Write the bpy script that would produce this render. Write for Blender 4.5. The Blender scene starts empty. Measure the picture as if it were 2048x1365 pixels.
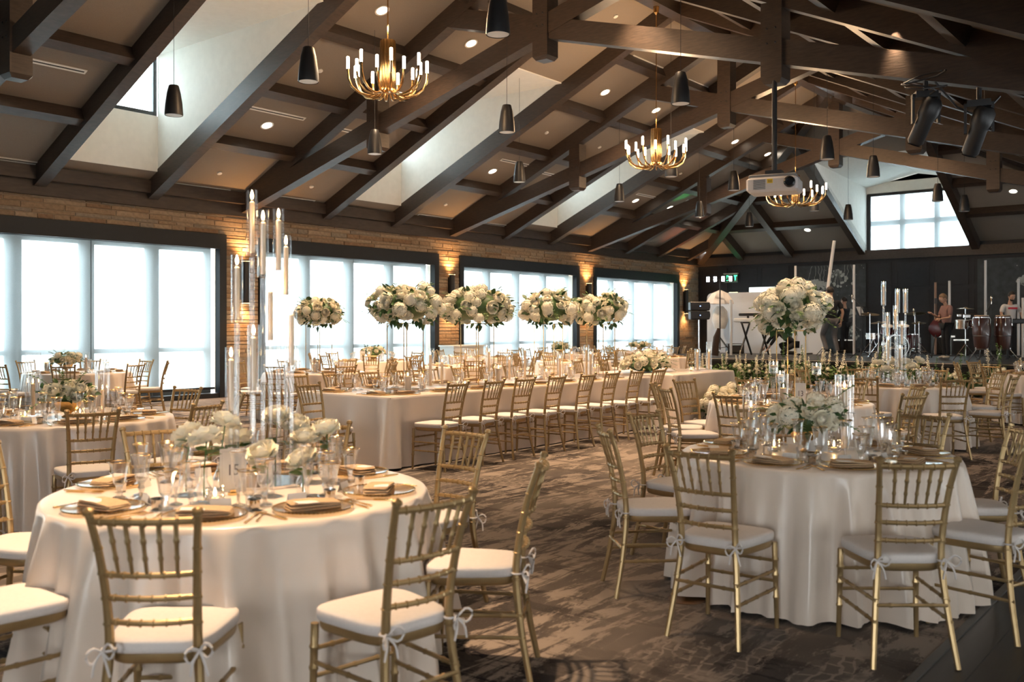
import bpy, math, random
from math import sin, cos, pi, radians, sqrt, atan2, hypot
from mathutils import Vector, Matrix, Euler

sc = bpy.context.scene
COL = sc.collection

# ------------------------------------------------------------------ camera
F, CX, HY, CAMH = 1900.0, 1024.0, 655.0, 1.5
YAW = radians(38.59)
cam_data = bpy.data.cameras.new('camera')
cam_data.sensor_width = 36.0
cam_data.lens = F / 2048.0 * 36.0
cam_data.shift_y = -27.5 / 2048.0
cam_data.clip_end = 200
cam_data.dof.use_dof = True
cam_data.dof.focus_distance = 11.0
cam_data.dof.aperture_fstop = 3.0
cam = bpy.data.objects.new('camera', cam_data)
cam.location = (0, 0, CAMH)
cam.rotation_euler = (pi / 2, 0, YAW)
COL.objects.link(cam)
sc.camera = cam

# ------------------------------------------------------------------ world, exposure
sc.view_settings.view_transform = 'Standard'
sc.view_settings.look = 'None'
sc.view_settings.gamma = 1.0
sc.view_settings.use_curve_mapping = False
sc.view_settings.exposure = 1.68
world = bpy.data.worlds.new('overcast_sky')
sc.world = world
world.use_nodes = True
wn = world.node_tree.nodes
wl = world.node_tree.links
bg = wn['Background']
geo = wn.new('ShaderNodeTexCoord')
sep = wn.new('ShaderNodeSeparateXYZ')
rmp = wn.new('ShaderNodeValToRGB')
rmp.color_ramp.elements[0].position = 0.45
rmp.color_ramp.elements[0].color = (0.80, 0.86, 0.90, 1)
rmp.color_ramp.elements[1].position = 0.75
rmp.color_ramp.elements[1].color = (0.92, 0.97, 1.0, 1)
mp = wn.new('ShaderNodeMapRange')
mp.inputs['From Min'].default_value = -1
mp.inputs['From Max'].default_value = 1
wl.new(geo.outputs['Generated'], sep.inputs[0])
wl.new(sep.outputs['Z'], mp.inputs['Value'])
wl.new(mp.outputs[0], rmp.inputs[0])
wl.new(rmp.outputs[0], bg.inputs['Color'])
bg.inputs['Strength'].default_value = 6.5

cy = sc.cycles
cy.max_bounces = 8
cy.diffuse_bounces = 4
cy.glossy_bounces = 4
cy.transmission_bounces = 4
cy.transparent_max_bounces = 32
cy.caustics_reflective = False
cy.caustics_refractive = False
cy.sample_clamp_indirect = 4.0
cy.use_denoising = True
cy.use_adaptive_sampling = True
cy.adaptive_threshold = 0.02

def portal(loc, rot, sx, sy):
    l = bpy.data.lights.new('window_daylight', 'AREA')
    l.shape = 'RECTANGLE'
    l.size, l.size_y = sx, sy
    l.cycles.is_portal = True
    o = bpy.data.objects.new('window_daylight', l)
    o.location = loc
    o.rotation_euler = rot
    COL.objects.link(o)

# room numbers (metres): X across the hall, Y along the window wall
XL, XR, XRIDGE = -17.5, -1.06, -9.28
YB, YF = 33.6, -7.0
ZE, SL = 3.97, 0.464          # eave height, roof slope
PIT = 6.65                    # truss spacing
T0 = 12.5
BAY = PIT / 3
YAPEX = YB - (XRIDGE - XL)
PIERS = [T0 + PIT * k for k in range(-3, 4)]
for k in range(-3, 3):
    yc = T0 + PIT * (k + 0.5)
    portal((XL - 0.32, yc, 1.65), (0, -pi / 2, 0), 3.1, 5.7)
for k in range(-3, 2):
    yc = T0 + PIT * (k + 0.5)
    portal((XL + 0.20, yc, 6.25), (0, -pi / 2, 0), 1.0, 1.9)
portal((XRIDGE, YB + 0.32, 5.05), (-pi / 2, 0, 0), 3.3, 2.1)
portal((2.1, YF - 0.1, 1.9), (pi / 2, 0, 0), 2.2, 3.0)  # unseen window behind the camera, added and sized for fill light

def spot(loc, power, color, angle=1.9, blend=0.8, radius=0.06, rot=(0, 0, 0), name='lamp_beam', parent=None):
    l = bpy.data.lights.new(name, 'SPOT')
    l.energy = power
    l.color = color
    l.spot_size = angle
    l.spot_blend = blend
    l.shadow_soft_size = radius
    o = bpy.data.objects.new(name, l)
    o.location = loc
    o.rotation_euler = rot
    COL.objects.link(o)
    if parent: o.parent = parent
    return o

def point(loc, power, color, radius=0.05, name='lamp_glow', parent=None):
    l = bpy.data.lights.new(name, 'POINT')
    l.energy = power
    l.color = color
    l.shadow_soft_size = radius
    o = bpy.data.objects.new(name, l)
    o.location = loc
    COL.objects.link(o)
    if parent: o.parent = parent
    return o

# ------------------------------------------------------------------ pixel helpers (photo pixel -> world)
FW = (-sin(YAW), cos(YAW)); RT = (cos(YAW), sin(YAW))
def ray(px):
    c = (px - CX) / F
    return FW[0] + c * RT[0], FW[1] + c * RT[1]
def at_z(px, py, z):
    d = (CAMH - z) * F / (py - HY)
    dx, dy = ray(px)
    return Vector((dx * d, dy * d, z))
def at_d(px, py, d):
    dx, dy = ray(px)
    return Vector((dx * d, dy * d, CAMH + (HY - py) / F * d))
def at_X(px, py, X):
    dx, dy = ray(px)
    return at_d(px, py, X / dx)
def at_Y(px, py, Y):
    dx, dy = ray(px)
    return at_d(px, py, Y / dy)
def U(X):                                     # underside of rafters
    return ZE + SL * ((X - XL) if X < XRIDGE else (XR - X))
def PZ(X): return U(X) + 0.33                 # roof lining
def at_roof(px, py):
    dx, dy = ray(px)
    k = (HY - py) / F
    # CAMH + k d = ZE+.33 + SL*(dx d - XL)
    d = (ZE + 0.33 - SL * XL - CAMH) / (k - SL * dx)
    return Vector((dx * d, dy * d, CAMH + k * d))

# ------------------------------------------------------------------ materials
def nodes_of(name):
    m = bpy.data.materials.new(name)
    m.use_nodes = True
    nt = m.node_tree
    return m, nt, nt.nodes, nt.links, nt.nodes['Principled BSDF']

def mat(name, col, rough=0.5, metal=0.0, var=0.08, scale=30.0, bump=0.0, sheen=0.0, emit=None, estr=0.0, spec=0.5, stretch=None, col2=None, coat=0.0, subsurf=0.0):
    m, nt, N, L, B = nodes_of(name)
    tc = N.new('ShaderNodeTexCoord')
    mpn = N.new('ShaderNodeMapping')
    if stretch: mpn.inputs['Scale'].default_value = stretch
    L.new(tc.outputs['Object'], mpn.inputs['Vector'])
    nz = N.new('ShaderNodeTexNoise')
    nz.inputs['Scale'].default_value = scale
    nz.inputs['Detail'].default_value = 4
    L.new(mpn.outputs[0], nz.inputs['Vector'])
    cr = N.new('ShaderNodeValToRGB')
    c2 = col2 or tuple(min(1, c * (1 + var)) for c in col)
    c1 = tuple(c * (1 - var) for c in col) if not col2 else col
    cr.color_ramp.elements[0].position = 0.3
    cr.color_ramp.elements[1].position = 0.7
    cr.color_ramp.elements[0].color = (*c1, 1)
    cr.color_ramp.elements[1].color = (*c2, 1)
    L.new(nz.outputs['Fac'], cr.inputs[0])
    L.new(cr.outputs[0], B.inputs['Base Color'])
    B.inputs['Roughness'].default_value = rough
    B.inputs['Metallic'].default_value = metal
    B.inputs['Specular IOR Level'].default_value = spec
    if sheen: B.inputs['Sheen Weight'].default_value = sheen
    if coat: B.inputs['Coat Weight'].default_value = coat
    if subsurf:
        B.inputs['Subsurface Weight'].default_value = subsurf
        B.inputs['Subsurface Scale'].default_value = 0.02
    if emit:
        B.inputs['Emission Color'].default_value = (*emit, 1)
        B.inputs['Emission Strength'].default_value = estr
    if bump:
        b = N.new('ShaderNodeBump')
        b.inputs['Strength'].default_value = bump
        b.inputs['Distance'].default_value = 0.01
        L.new(nz.outputs['Fac'], b.inputs['Height'])
        L.new(b.outputs[0], B.inputs['Normal'])
    return m

def glass(name, tint=(0.98, 0.985, 0.985), gloss=0.05, edge=0.55, rough=0.03):
    m, nt, N, L, B = nodes_of(name)
    N.remove(B)
    out = N['Material Output']
    tr = N.new('ShaderNodeBsdfTransparent'); tr.inputs[0].default_value = (*tint, 1)
    gl = N.new('ShaderNodeBsdfGlossy'); gl.inputs['Roughness'].default_value = rough
    gl.inputs[0].default_value = (1, 1, 1, 1)
    lw = N.new('ShaderNodeLayerWeight'); lw.inputs['Blend'].default_value = 0.35
    mr = N.new('ShaderNodeMapRange')
    mr.inputs['To Min'].default_value = gloss
    mr.inputs['To Max'].default_value = edge
    nz = N.new('ShaderNodeTexNoise'); nz.inputs['Scale'].default_value = 60
    bp = N.new('ShaderNodeBump'); bp.inputs['Strength'].default_value = 0.05; bp.inputs['Distance'].default_value = 0.002
    L.new(nz.outputs['Fac'], bp.inputs['Height'])
    L.new(bp.outputs[0], gl.inputs['Normal'])
    L.new(lw.outputs['Facing'], mr.inputs['Value'])
    mx = N.new('ShaderNodeMixShader')
    L.new(mr.outputs[0], mx.inputs[0])
    L.new(tr.outputs[0], mx.inputs[1])
    L.new(gl.outputs[0], mx.inputs[2])
    L.new(mx.outputs[0], out.inputs['Surface'])
    return m

def emis(name, col, strength, sample=True):
    m, nt, N, L, B = nodes_of(name)
    N.remove(B)
    e = N.new('ShaderNodeEmission')
    e.inputs[0].default_value = (*col, 1)
    e.inputs[1].default_value = strength
    L.new(e.outputs[0], N['Material Output'].inputs['Surface'])
    if not sample: m.cycles.emission_sampling = 'NONE'
    return m

WOOD = mat('stained_timber', (0.028, 0.0195, 0.014), 0.42, var=0.35, scale=6, stretch=(1.2, 1.2, 8), bump=0.15, col2=(0.054, 0.035, 0.025))
WOOD2 = mat('dark_eave_timber', (0.030, 0.020, 0.014), 0.5, scale=8, stretch=(3, 0.6, 3), col2=(0.050, 0.034, 0.024))
LINING = mat('taupe_acoustic_lining', (0.215, 0.178, 0.143), 0.9, var=0.1, scale=120, bump=0.1)
PLASTER = mat('white_plaster', (0.74, 0.73, 0.68), 0.85, var=0.03, scale=8)
NAVY = mat('navy_painted_frame', (0.0045, 0.008, 0.012), 0.55, var=0.1, scale=10)
CHARC = mat('charcoal_panelling', (0.012, 0.014, 0.018), 0.6, var=0.15, scale=9)
MORTAR = mat('tan_mortar', (0.36, 0.285, 0.20), 0.95, var=0.12, scale=40, bump=0.2)
STONES = [mat('sandstone_' + n, c, 0.9, var=0.22, scale=14, bump=0.5) for n, c in
          (('honey', (0.27, 0.19, 0.12)), ('buff', (0.32, 0.24, 0.165)), ('rust', (0.23, 0.145, 0.085)), ('grey', (0.24, 0.20, 0.155)))]
WHITEM = mat('white_metal', (0.7, 0.69, 0.66), 0.5, var=0.02)
BLACK = mat('matt_black_metal', (0.012, 0.012, 0.013), 0.45, var=0.1)
BLACKG = mat('gloss_black', (0.010, 0.010, 0.011), 0.25, var=0.1)
BRASS = mat('aged_brass', (0.50, 0.30, 0.12), 0.22, 1.0, var=0.12, scale=20)
GOLDP = mat('champagne_gold_paint', (0.40, 0.275, 0.13), 0.36, 0.65, var=0.07, scale=25, spec=0.6)
GOLD = mat('polished_gold', (0.80, 0.56, 0.24), 0.18, 1.0, var=0.05)
SILVER = mat('polished_silver', (0.75, 0.72, 0.68), 0.15, 1.0, var=0.05)
CHROME = mat('chrome', (0.8, 0.8, 0.82), 0.12, 1.0, var=0.03)
SATIN = mat('ivory_satin', (0.76, 0.64, 0.535), 0.30, var=0.03, scale=3, sheen=0.25, spec=0.5)
CUSH = mat('ivory_cushion_cotton', (0.70, 0.645, 0.61), 0.85, var=0.03, scale=60, bump=0.08)
NAPK = mat('tan_linen', (0.52, 0.355, 0.205), 0.9, var=0.1, scale=90, bump=0.15)
PAPER = mat('cream_card', (0.78, 0.74, 0.69), 0.8, var=0.02)
CARDG = mat('taupe_card', (0.46, 0.41, 0.38), 0.8, var=0.02)
INK = mat('dark_ink', (0.10, 0.075, 0.075), 0.8, var=0.02)
PETAL = mat('ivory_petal', (0.93, 0.85, 0.69), 0.75, var=0.12, scale=3)
PETALG = mat('green_white_petal', (0.90, 0.84, 0.67), 0.75, var=0.10, scale=12)
LEAF = mat('dark_leaf', (0.045, 0.095, 0.028), 0.45, var=0.3, scale=9)
LEAF2 = mat('fresh_leaf', (0.10, 0.19, 0.045), 0.45, var=0.25, scale=9)
WAX = mat('ivory_wax', (0.90, 0.68, 0.46), 0.5, var=0.02, emit=(1.0, 0.55, 0.25), estr=0.0)
FLAME = emis('candle_flame', (1.0, 0.62, 0.26), 30.0, sample=False)
BULB = emis('warm_bulb', (1.0, 0.78, 0.55), 14.0, sample=False)
DISC = emis('downlight_lens', (1.0, 0.85, 0.66), 6.0, sample=False)
GLASS = glass('clear_glass')
CRYST = glass('cut_crystal', tint=(0.965, 0.965, 0.96), gloss=0.15, edge=0.85, rough=0.04)
STEMG = glass('crystal_stem', tint=(0.96, 0.96, 0.955), gloss=0.32, edge=0.95, rough=0.05)
ACRYL = glass('clear_acrylic', tint=(0.97, 0.975, 0.98), gloss=0.09, edge=0.70, rough=0.06)
CHARG = glass('gold_tinted_glass', tint=(0.90, 0.80, 0.62), gloss=0.14, edge=0.6, rough=0.12)
PANE = glass('window_glass', tint=(0.93, 0.96, 0.96), gloss=0.04, edge=0.5, rough=0.01)

def shade_mat(lo=0.52, hi=0.62):
    m, nt, N, L, B = nodes_of('screen_roller_fabric')
    N.remove(B)
    tr = N.new('ShaderNodeBsdfTransparent'); tr.inputs[0].default_value = (0.93, 0.97, 0.98, 1)
    tl = N.new('ShaderNodeBsdfTranslucent'); tl.inputs[0].default_value = (0.36, 0.40, 0.42, 1)
    df = N.new('ShaderNodeBsdfDiffuse'); df.inputs[0].default_value = (0.55, 0.57, 0.56, 1)
    m1 = N.new('ShaderNodeMixShader'); m1.inputs[0].default_value = 0.35
    L.new(tl.outputs[0], m1.inputs[1]); L.new(df.outputs[0], m1.inputs[2])
    m2 = N.new('ShaderNodeMixShader'); m2.inputs[0].default_value = 0.6
    wv = N.new('ShaderNodeTexNoise'); wv.inputs['Scale'].default_value = 200
    mr = N.new('ShaderNodeMapRange'); mr.inputs['To Min'].default_value = lo; mr.inputs['To Max'].default_value = hi
    L.new(wv.outputs['Fac'], mr.inputs['Value']); L.new(mr.outputs[0], m2.inputs[0])
    L.new(tr.outputs[0], m2.inputs[1]); L.new(m1.outputs[0], m2.inputs[2])
    L.new(m2.outputs[0], N['Material Output'].inputs['Surface'])
    return m
SHADE = shade_mat()
SHADE2 = shade_mat(0.2, 0.3)

def carpet_mat():
    m, nt, N, L, B = nodes_of('distressed_carpet')
    tc = N.new('ShaderNodeTexCoord')
    def noise(scale, st, rot=0, detail=6, rough=0.65, dist=0.0):
        mpn = N.new('ShaderNodeMapping')
        mpn.inputs['Scale'].default_value = st
        mpn.inputs['Rotation'].default_value = (0, 0, rot)
        L.new(tc.outputs['Object'], mpn.inputs['Vector'])
        n = N.new('ShaderNodeTexNoise')
        n.inputs['Scale'].default_value = scale
        n.inputs['Detail'].default_value = detail
        n.inputs['Roughness'].default_value = rough
        n.inputs['Distortion'].default_value = dist
        L.new(mpn.outputs[0], n.inputs['Vector'])
        return n
    def ramp(src, a, b):
        r = N.new('ShaderNodeValToRGB')
        r.color_ramp.elements[0].position = a
        r.color_ramp.elements[1].position = b
        L.new(src, r.inputs[0])
        return r
    def math(op, a, b):
        n = N.new('ShaderNodeMath'); n.operation = op; n.use_clamp = True
        for i, v in enumerate((a, b)):
            if isinstance(v, (int, float)): n.inputs[i].default_value = v
            else: L.new(v, n.inputs[i])
        return n.outputs[0]
    s1 = ramp(noise(1.5, (3.4, 0.8, 1), 0.0, 10, 0.74, 0.4).outputs['Fac'], 0.475, 0.515)
    s2 = ramp(noise(1.1, (0.6, 3.4, 1), 0.0, 8, 0.75, 0.3).outputs['Fac'], 0.54, 0.58)
    big = ramp(noise(0.45, (1, 0.7, 1), 0, 4, 0.6, 0.6).outputs['Fac'], 0.40, 0.62)
    grain = ramp(noise(110, (1, 1, 1), 0, 3, 0.8).outputs['Fac'], 0.34, 0.62)
    # broken brick-like cross hatching
    br = N.new('ShaderNodeTexBrick')
    mpn = N.new('ShaderNodeMapping'); mpn.inputs['Rotation'].default_value = (0, 0, 1.45)
    mpn.inputs['Scale'].default_value = (2.6, 2.6, 1)
    dn = noise(2.0, (1, 1, 1), 0, 3, 0.6)
    va = N.new('ShaderNodeVectorMath'); va.operation = 'ADD'
    sc_ = N.new('ShaderNodeVectorMath'); sc_.operation = 'SCALE'; sc_.inputs['Scale'].default_value = 0.25
    L.new(dn.outputs['Color'], sc_.inputs[0])
    L.new(tc.outputs['Object'], va.inputs[0]); L.new(sc_.outputs[0], va.inputs[1])
    L.new(va.outputs[0], mpn.inputs['Vector']); L.new(mpn.outputs[0], br.inputs['Vector'])
    br.inputs['Color1'].default_value = (1, 1, 1, 1); br.inputs['Color2'].default_value = (0.75, 0.75, 0.75, 1)
    br.inputs['Mortar'].default_value = (0, 0, 0, 1)
    br.inputs['Mortar Size'].default_value = 0.035; br.inputs['Mortar Smooth'].default_value = 0.3
    br.inputs['Scale'].default_value = 1.6
    brk = math('MULTIPLY', br.outputs['Color'], ramp(noise(0.9, (1, 1, 1), 0, 5, 0.7).outputs['Fac'], 0.50, 0.56).outputs[0])
    brk2 = math('MULTIPLY', brk, 0.6)
    d = math('ADD', math('MULTIPLY', s1.outputs[0], 0.85), math('MULTIPLY', s2.outputs[0], 0.6))
    d = math('MAXIMUM', math('MULTIPLY', d, math('ADD', math('MULTIPLY', big.outputs[0], 0.7), 0.5)), brk2)
    d = math('MULTIPLY', d, math('ADD', math('MULTIPLY', grain.outputs[0], 0.6), 0.8))
    mix = N.new('ShaderNodeMix'); mix.data_type = 'RGBA'
    mix.inputs[6].default_value = (0.325, 0.262, 0.215, 1)
    mix.inputs[7].default_value = (0.011, 0.009, 0.012, 1)
    L.new(d, mix.inputs[0])
    blu = N.new('ShaderNodeMix'); blu.data_type = 'RGBA'
    blu.inputs[7].default_value = (0.105, 0.098, 0.100, 1)
    bn = ramp(noise(0.5, (1, 1, 1), 0.5, 3, 0.5).outputs['Fac'], 0.52, 0.66)
    L.new(math('MULTIPLY', bn.outputs[0], 0.3), blu.inputs[0])
    L.new(mix.outputs[2], blu.inputs[6])
    L.new(blu.outputs[2], B.inputs['Base Color'])
    B.inputs['Roughness'].default_value = 0.95
    B.inputs['Specular IOR Level'].default_value = 0.15
    bp = N.new('ShaderNodeBump'); bp.inputs['Strength'].default_value = 0.35; bp.inputs['Distance'].default_value = 0.008
    L.new(grain.outputs[0], bp.inputs['Height']); L.new(bp.outputs[0], B.inputs['Normal'])
    return m
CARPET = carpet_mat()

# ------------------------------------------------------------------ mesh helpers: a shape is (verts, faces)
def join(*shapes):
    V, Fc = [], []
    for s in shapes:
        if isinstance(s, list):
            s = join(*s)
        o = len(V)
        V += s[0]
        Fc += [tuple(i + o for i in f) for f in s[1]]
    return V, Fc

def box(x0, x1, y0, y1, z0, z1):
    v = [(x, y, z) for x in (x0, x1) for y in (y0, y1) for z in (z0, z1)]
    return v, [(0, 1, 3, 2), (4, 6, 7, 5), (0, 4, 5, 1), (2, 3, 7, 6), (0, 2, 6, 4), (1, 5, 7, 3)]

def cbox(c, s):
    return box(c[0] - s[0] / 2, c[0] + s[0] / 2, c[1] - s[1] / 2, c[1] + s[1] / 2, c[2] - s[2] / 2, c[2] + s[2] / 2)

def bevbox(c, s, b=0.01):
    """box with chamfered vertical and horizontal edges"""
    hx, hy, hz = s[0] / 2, s[1] / 2, s[2] / 2
    rings = []
    for z, k in ((-hz, b), (-hz + b, 0), (hz - b, 0), (hz, b)):
        x, y = hx - k, hy - k
        rings.append([(x - b, -y), (x, -y + b), (x, y - b), (x - b, y), (-x + b, y), (-x, y - b), (-x, -y + b), (-x + b, -y)])
    V = [(c[0] + p[0], c[1] + p[1], c[2] + z) for (z, k), r in zip(((-hz, b), (-hz + b, 0), (hz - b, 0), (hz, b)), rings) for p in r]
    Fc = [(r * 8 + i, r * 8 + (i + 1) % 8, (r + 1) * 8 + (i + 1) % 8, (r + 1) * 8 + i) for r in range(3) for i in range(8)]
    Fc += [tuple(reversed(range(8))), tuple(range(24, 32))]
    return V, Fc

def beam(p0, p1, w, h, up=(0, 0, 1)):
    """box from p0 to p1, centreline, w wide (sideways), h tall (along up)"""
    p0, p1, up = Vector(p0), Vector(p1), Vector(up)
    t = (p1 - p0).normalized()
    s = t.cross(up).normalized()
    u = s.cross(t).normalized()
    V = []
    for p in (p0, p1):
        for a, b in ((-1, -1), (1, -1), (1, 1), (-1, 1)):
            V.append(tuple(p + s * (a * w / 2) + u * (b * h / 2)))
    return V, [(3, 2, 1, 0), (4, 5, 6, 7), (0, 1, 5, 4), (1, 2, 6, 5), (2, 3, 7, 6), (3, 0, 4, 7)]

def tube(pts, rad, n=8, closed=False, caps=True, flat=1.0):
    pts = [Vector(p) for p in pts]
    m = len(pts)
    if not isinstance(rad, (list, tuple)): rad = [rad] * m
    d = (pts[-1] - pts[0]) if not closed else Vector((0, 0, 0))
    ref = Vector((0, 0, 1))
    if not closed and abs(d.normalized().z if d.length else 0) > 0.75: ref = Vector((0, 1, 0))
    V, Fc = [], []
    for i, p in enumerate(pts):
        if closed: t = pts[(i + 1) % m] - pts[i - 1]
        else: t = pts[min(i + 1, m - 1)] - pts[max(i - 1, 0)]
        if t.length < 1e-9: t = d
        t.normalize()
        s = t.cross(ref)
        if s.length < 1e-6: s = t.cross(Vector((1, 0, 0)))
        s.normalize()
        u = s.cross(t)
        for k in range(n):
            a = 2 * pi * k / n
            V.append(tuple(p + s * cos(a) * rad[i] + u * sin(a) * rad[i] * flat))
    for i in range(m if closed else m - 1):
        j = (i + 1) % m
        for k in range(n):
            l = (k + 1) % n
            Fc.append((i * n + k, i * n + l, j * n + l, j * n + k))
    if caps and not closed:
        Fc.append(tuple(reversed(range(n))))
        Fc.append(tuple(range((m - 1) * n, m * n)))
    return V, Fc

def lathe(prof, n=16, c=(0, 0, 0), cap0=True, cap1=True, amp=0.0, lobes=0):
    V, Fc = [], []
    for r, z in prof:
        for k in range(n):
            a = 2 * pi * k / n
            rr = r * (1 + amp * cos(lobes * a)) if amp else r
            V.append((c[0] + rr * cos(a), c[1] + rr * sin(a), c[2] + z))
    m = len(prof)
    for i in range(m - 1):
        for k in range(n):
            l = (k + 1) % n
            Fc.append((i * n + k, i * n + l, (i + 1) * n + l, (i + 1) * n + k))
    if cap0: Fc.append(tuple(reversed(range(n))))
    if cap1: Fc.append(tuple(range((m - 1) * n, m * n)))
    return V, Fc

def ball(c, rx, ry=None, rz=None, n=10, m=6):
    ry = ry or rx; rz = rz or rx
    V = [(c[0], c[1], c[2] - rz)]
    for i in range(1, m):
        ph = -pi / 2 + pi * i / m
        for k in range(n):
            a = 2 * pi * k / n
            V.append((c[0] + rx * cos(ph) * cos(a), c[1] + ry * cos(ph) * sin(a), c[2] + rz * sin(ph)))
    V.append((c[0], c[1], c[2] + rz))
    Fc = [(0, 1 + (k + 1) % n, 1 + k) for k in range(n)]
    for i in range(m - 2):
        for k in range(n):
            l = (k + 1) % n
            Fc.append((1 + i * n + k, 1 + i * n + l, 1 + (i + 1) * n + l, 1 + (i + 1) * n + k))
    t = len(V) - 1
    Fc += [(1 + (m - 2) * n + k, 1 + (m - 2) * n + (k + 1) % n, t) for k in range(n)]
    return V, Fc

def xf(shape, M):
    return [tuple(M @ Vector(v)) for v in shape[0]], shape[1]
def mv(shape, x=0, y=0, z=0, rz=0, s=1):
    return xf(shape, Matrix.Translation((x, y, z)) @ Matrix.Rotation(rz, 4, 'Z') @ Matrix.Scale(s, 4))

def mesh(name, shape, m, smooth=True, angle=38):
    if isinstance(shape, list): shape = join(*shape)
    me = bpy.data.meshes.new(name)
    me.from_pydata(shape[0], [], shape[1])
    me.materials.append(m)
    if smooth:
        me.polygons.foreach_set('use_smooth', [True] * len(me.polygons))
        me.set_sharp_from_angle(angle=radians(angle))
    me.update()
    return me

def obj(name, me, parent=None, loc=None, rot=None, scale=None):
    o = bpy.data.objects.new(name, me)
    COL.objects.link(o)
    if parent is not None: o.parent = parent
    if loc is not None: o.location = loc
    if rot is not None: o.rotation_euler = rot
    if scale is not None: o.scale = (scale,) * 3 if isinstance(scale, (int, float)) else scale
    return o

def part(name, shape, m, parent=None, smooth=True, angle=38, **k):
    return obj(name, mesh(name, shape, m, smooth, angle), parent, **k)

def tag(o, label=None, cat=None, group=None, kind=None):
    if label: o['label'] = label
    if cat: o['category'] = cat
    if group: o['group'] = group
    if kind: o['kind'] = kind
    return o

def thing(name, label, cat, loc=(0, 0, 0), rz=0.0, group=None):
    return tag(obj(name, None, loc=loc, rot=(0, 0, rz)), label, cat, group)

def struct(name, shape=None, m=None, smooth=False, **k):
    o = part(name, shape, m, smooth=smooth, **k) if shape else obj(name, None)
    o['kind'] = 'structure'
    return o

def kids(o): return list(o.children)
def dup(o, loc, rz, label=None, group=None):
    r = o.copy(); COL.objects.link(r)
    r.location = loc; r.rotation_euler = (0, 0, rz)
    if label: r['label'] = label
    if group: r['group'] = group
    for ch in list(o.children):
        c = ch.copy(); COL.objects.link(c); c.parent = r
        for g in list(ch.children):
            d = g.copy(); COL.objects.link(d); d.parent = c
    return r
RNG = random.Random(7)
# ================================================================== ROOM
struct('floor', box(XL - 0.4, XR - 0.12, YF, YB + 0.4, -0.1, 0.0), CARPET)
DARKF = mat('dark_plank_floor', (0.020, 0.019, 0.020), 0.35, var=0.3, scale=5, stretch=(8, 1, 1))
fl2 = struct('floor_boards')
for i in range(42):
    x = XR - 0.12 + 0.17 * i
    part('floor_plank', box(x + 0.002, x + 0.168, YF, YB + 0.4, -0.1, -0.001 - 0.001 * (i % 3 == 0)), DARKF, fl2, smooth=False)
tr = struct('trim_1', box(XR - 0.15, XR - 0.11, YF, YB, -0.05, 0.006), mat('grey_edge_strip', (0.09, 0.085, 0.08), 0.5))

# exterior terrace seen faintly through the screens
struct('ground', box(XL - 40, XL - 0.45, -30, 60, -0.3, -0.12), mat('pale_terrace', (0.55, 0.56, 0.55), 0.9))

# ---- window wall (solid pieces round the openings)
WT = 0.4
HEADZ = 3.48
wl_ = []
wl_.append(box(XL - WT, XL, YF, YB + 0.4, HEADZ, ZE + 0.45))
ends = [(YF, PIERS[0] + 0.42)]
for k in range(1, len(PIERS)):
    ends.append((PIERS[k] - 0.42, PIERS[k] + 0.42))
ends[-1] = (PIERS[-1] - 0.42, YB + 0.4)
for a, b in ends:
    wl_.append(box(XL - WT, XL, a, b, -0.1, HEADZ))
wall_left = struct('wall_left', wl_, MORTAR)

# stones: individual long thin blocks on the band and the piers
STM = {}
def stone_mesh(w, h, mi, seed):
    key = (round(w, 2), round(h, 3), mi, seed % 2)
    if key not in STM:
        r = random.Random(seed * 7 + mi)
        b = 0.008
        V = []
        for (x, k) in ((0.0, 0), (0.018 + r.uniform(0, 0.010), b)):
            for (yy, zz) in ((-1, -1), (1, -1), (1, 1), (-1, 1)):
                V.append((x, yy * (w / 2 - k) + r.uniform(-.004, .004), zz * (h / 2 - k) + r.uniform(-.004, .004)))
        for (yy, zz) in ((-1, -1), (1, -1), (1, 1), (-1, 1)):
            V.append((0.011, yy * (w / 2), zz * (h / 2)))
        Fc = [(4, 5, 6, 7), (8, 9, 5, 4), (9, 10, 6, 5), (10, 11, 7, 6), (11, 8, 4, 7),
              (0, 1, 9, 8), (1, 2, 10, 9), (2, 3, 11, 10), (3, 0, 8, 11)]
        STM[key] = mesh('stone', (V, Fc), STONES[mi], smooth=False)
    return STM[key]
placed = []
def course(y0, y1, z, h):
    y = y0
    while y < y1 - 0.04:
        w = round(RNG.choice((0.3, 0.4, 0.5, 0.7, 0.8, 1.0)), 1)
        if y + w > y1 - 0.1: w = round(y1 - y, 2)
        placed.append((y + w / 2, z, w - 0.014, h - 0.013))
        y += w
z = HEADZ
for ch in (.10, .075, .115, .085, .095):
    course(YF + 8, YB, z + ch / 2, ch)
    z += ch
for a, b in ends[1:]:
    b = min(b, YB)
    z = 0.1
    q_ = 0
    while z < HEADZ - 0.05:
        ch = (.10, .075, .115, .09, .08)[q_ % 5]; q_ += 1
        ch = min(ch, HEADZ - z)
        course(a, b, z + ch / 2, ch)
        z += ch
def vis(p):
    y, z = p[0], p[1]
    d = -XL * 0.6237 + y * 0.7817
    c = (XL * 0.7817 + y * 0.6237) / max(d, .1)
    return (abs(c) < 0.56 and z > 0.9), d
placed.sort(key=lambda p: (not vis(p)[0], vis(p)[1] - 6 * p[2] - (8 if p[1] > HEADZ else 0)))
rest = []
for i, (y, z, w, h) in enumerate(placed):
    mi = RNG.choice((0, 0, 1, 1, 2, 3)); 
    if i < 300:
        obj('stone', stone_mesh(w, h, mi, i), wall_left, loc=(XL, y, z))
    else:
        rest.append((y, z, w, h, mi))
for mi in range(4):
    sh = [box(XL, XL + 0.016 + 0.01 * ((i * 7) % 3) / 2, y - w / 2, y + w / 2, z - h / 2, z + h / 2) for i, (y, z, w, h, q) in enumerate(rest) if q == mi]
    if sh:
        o = part('stones', sh, STONES[mi], wall_left, smooth=False)
        o['kind'] = 'stuff'

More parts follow.
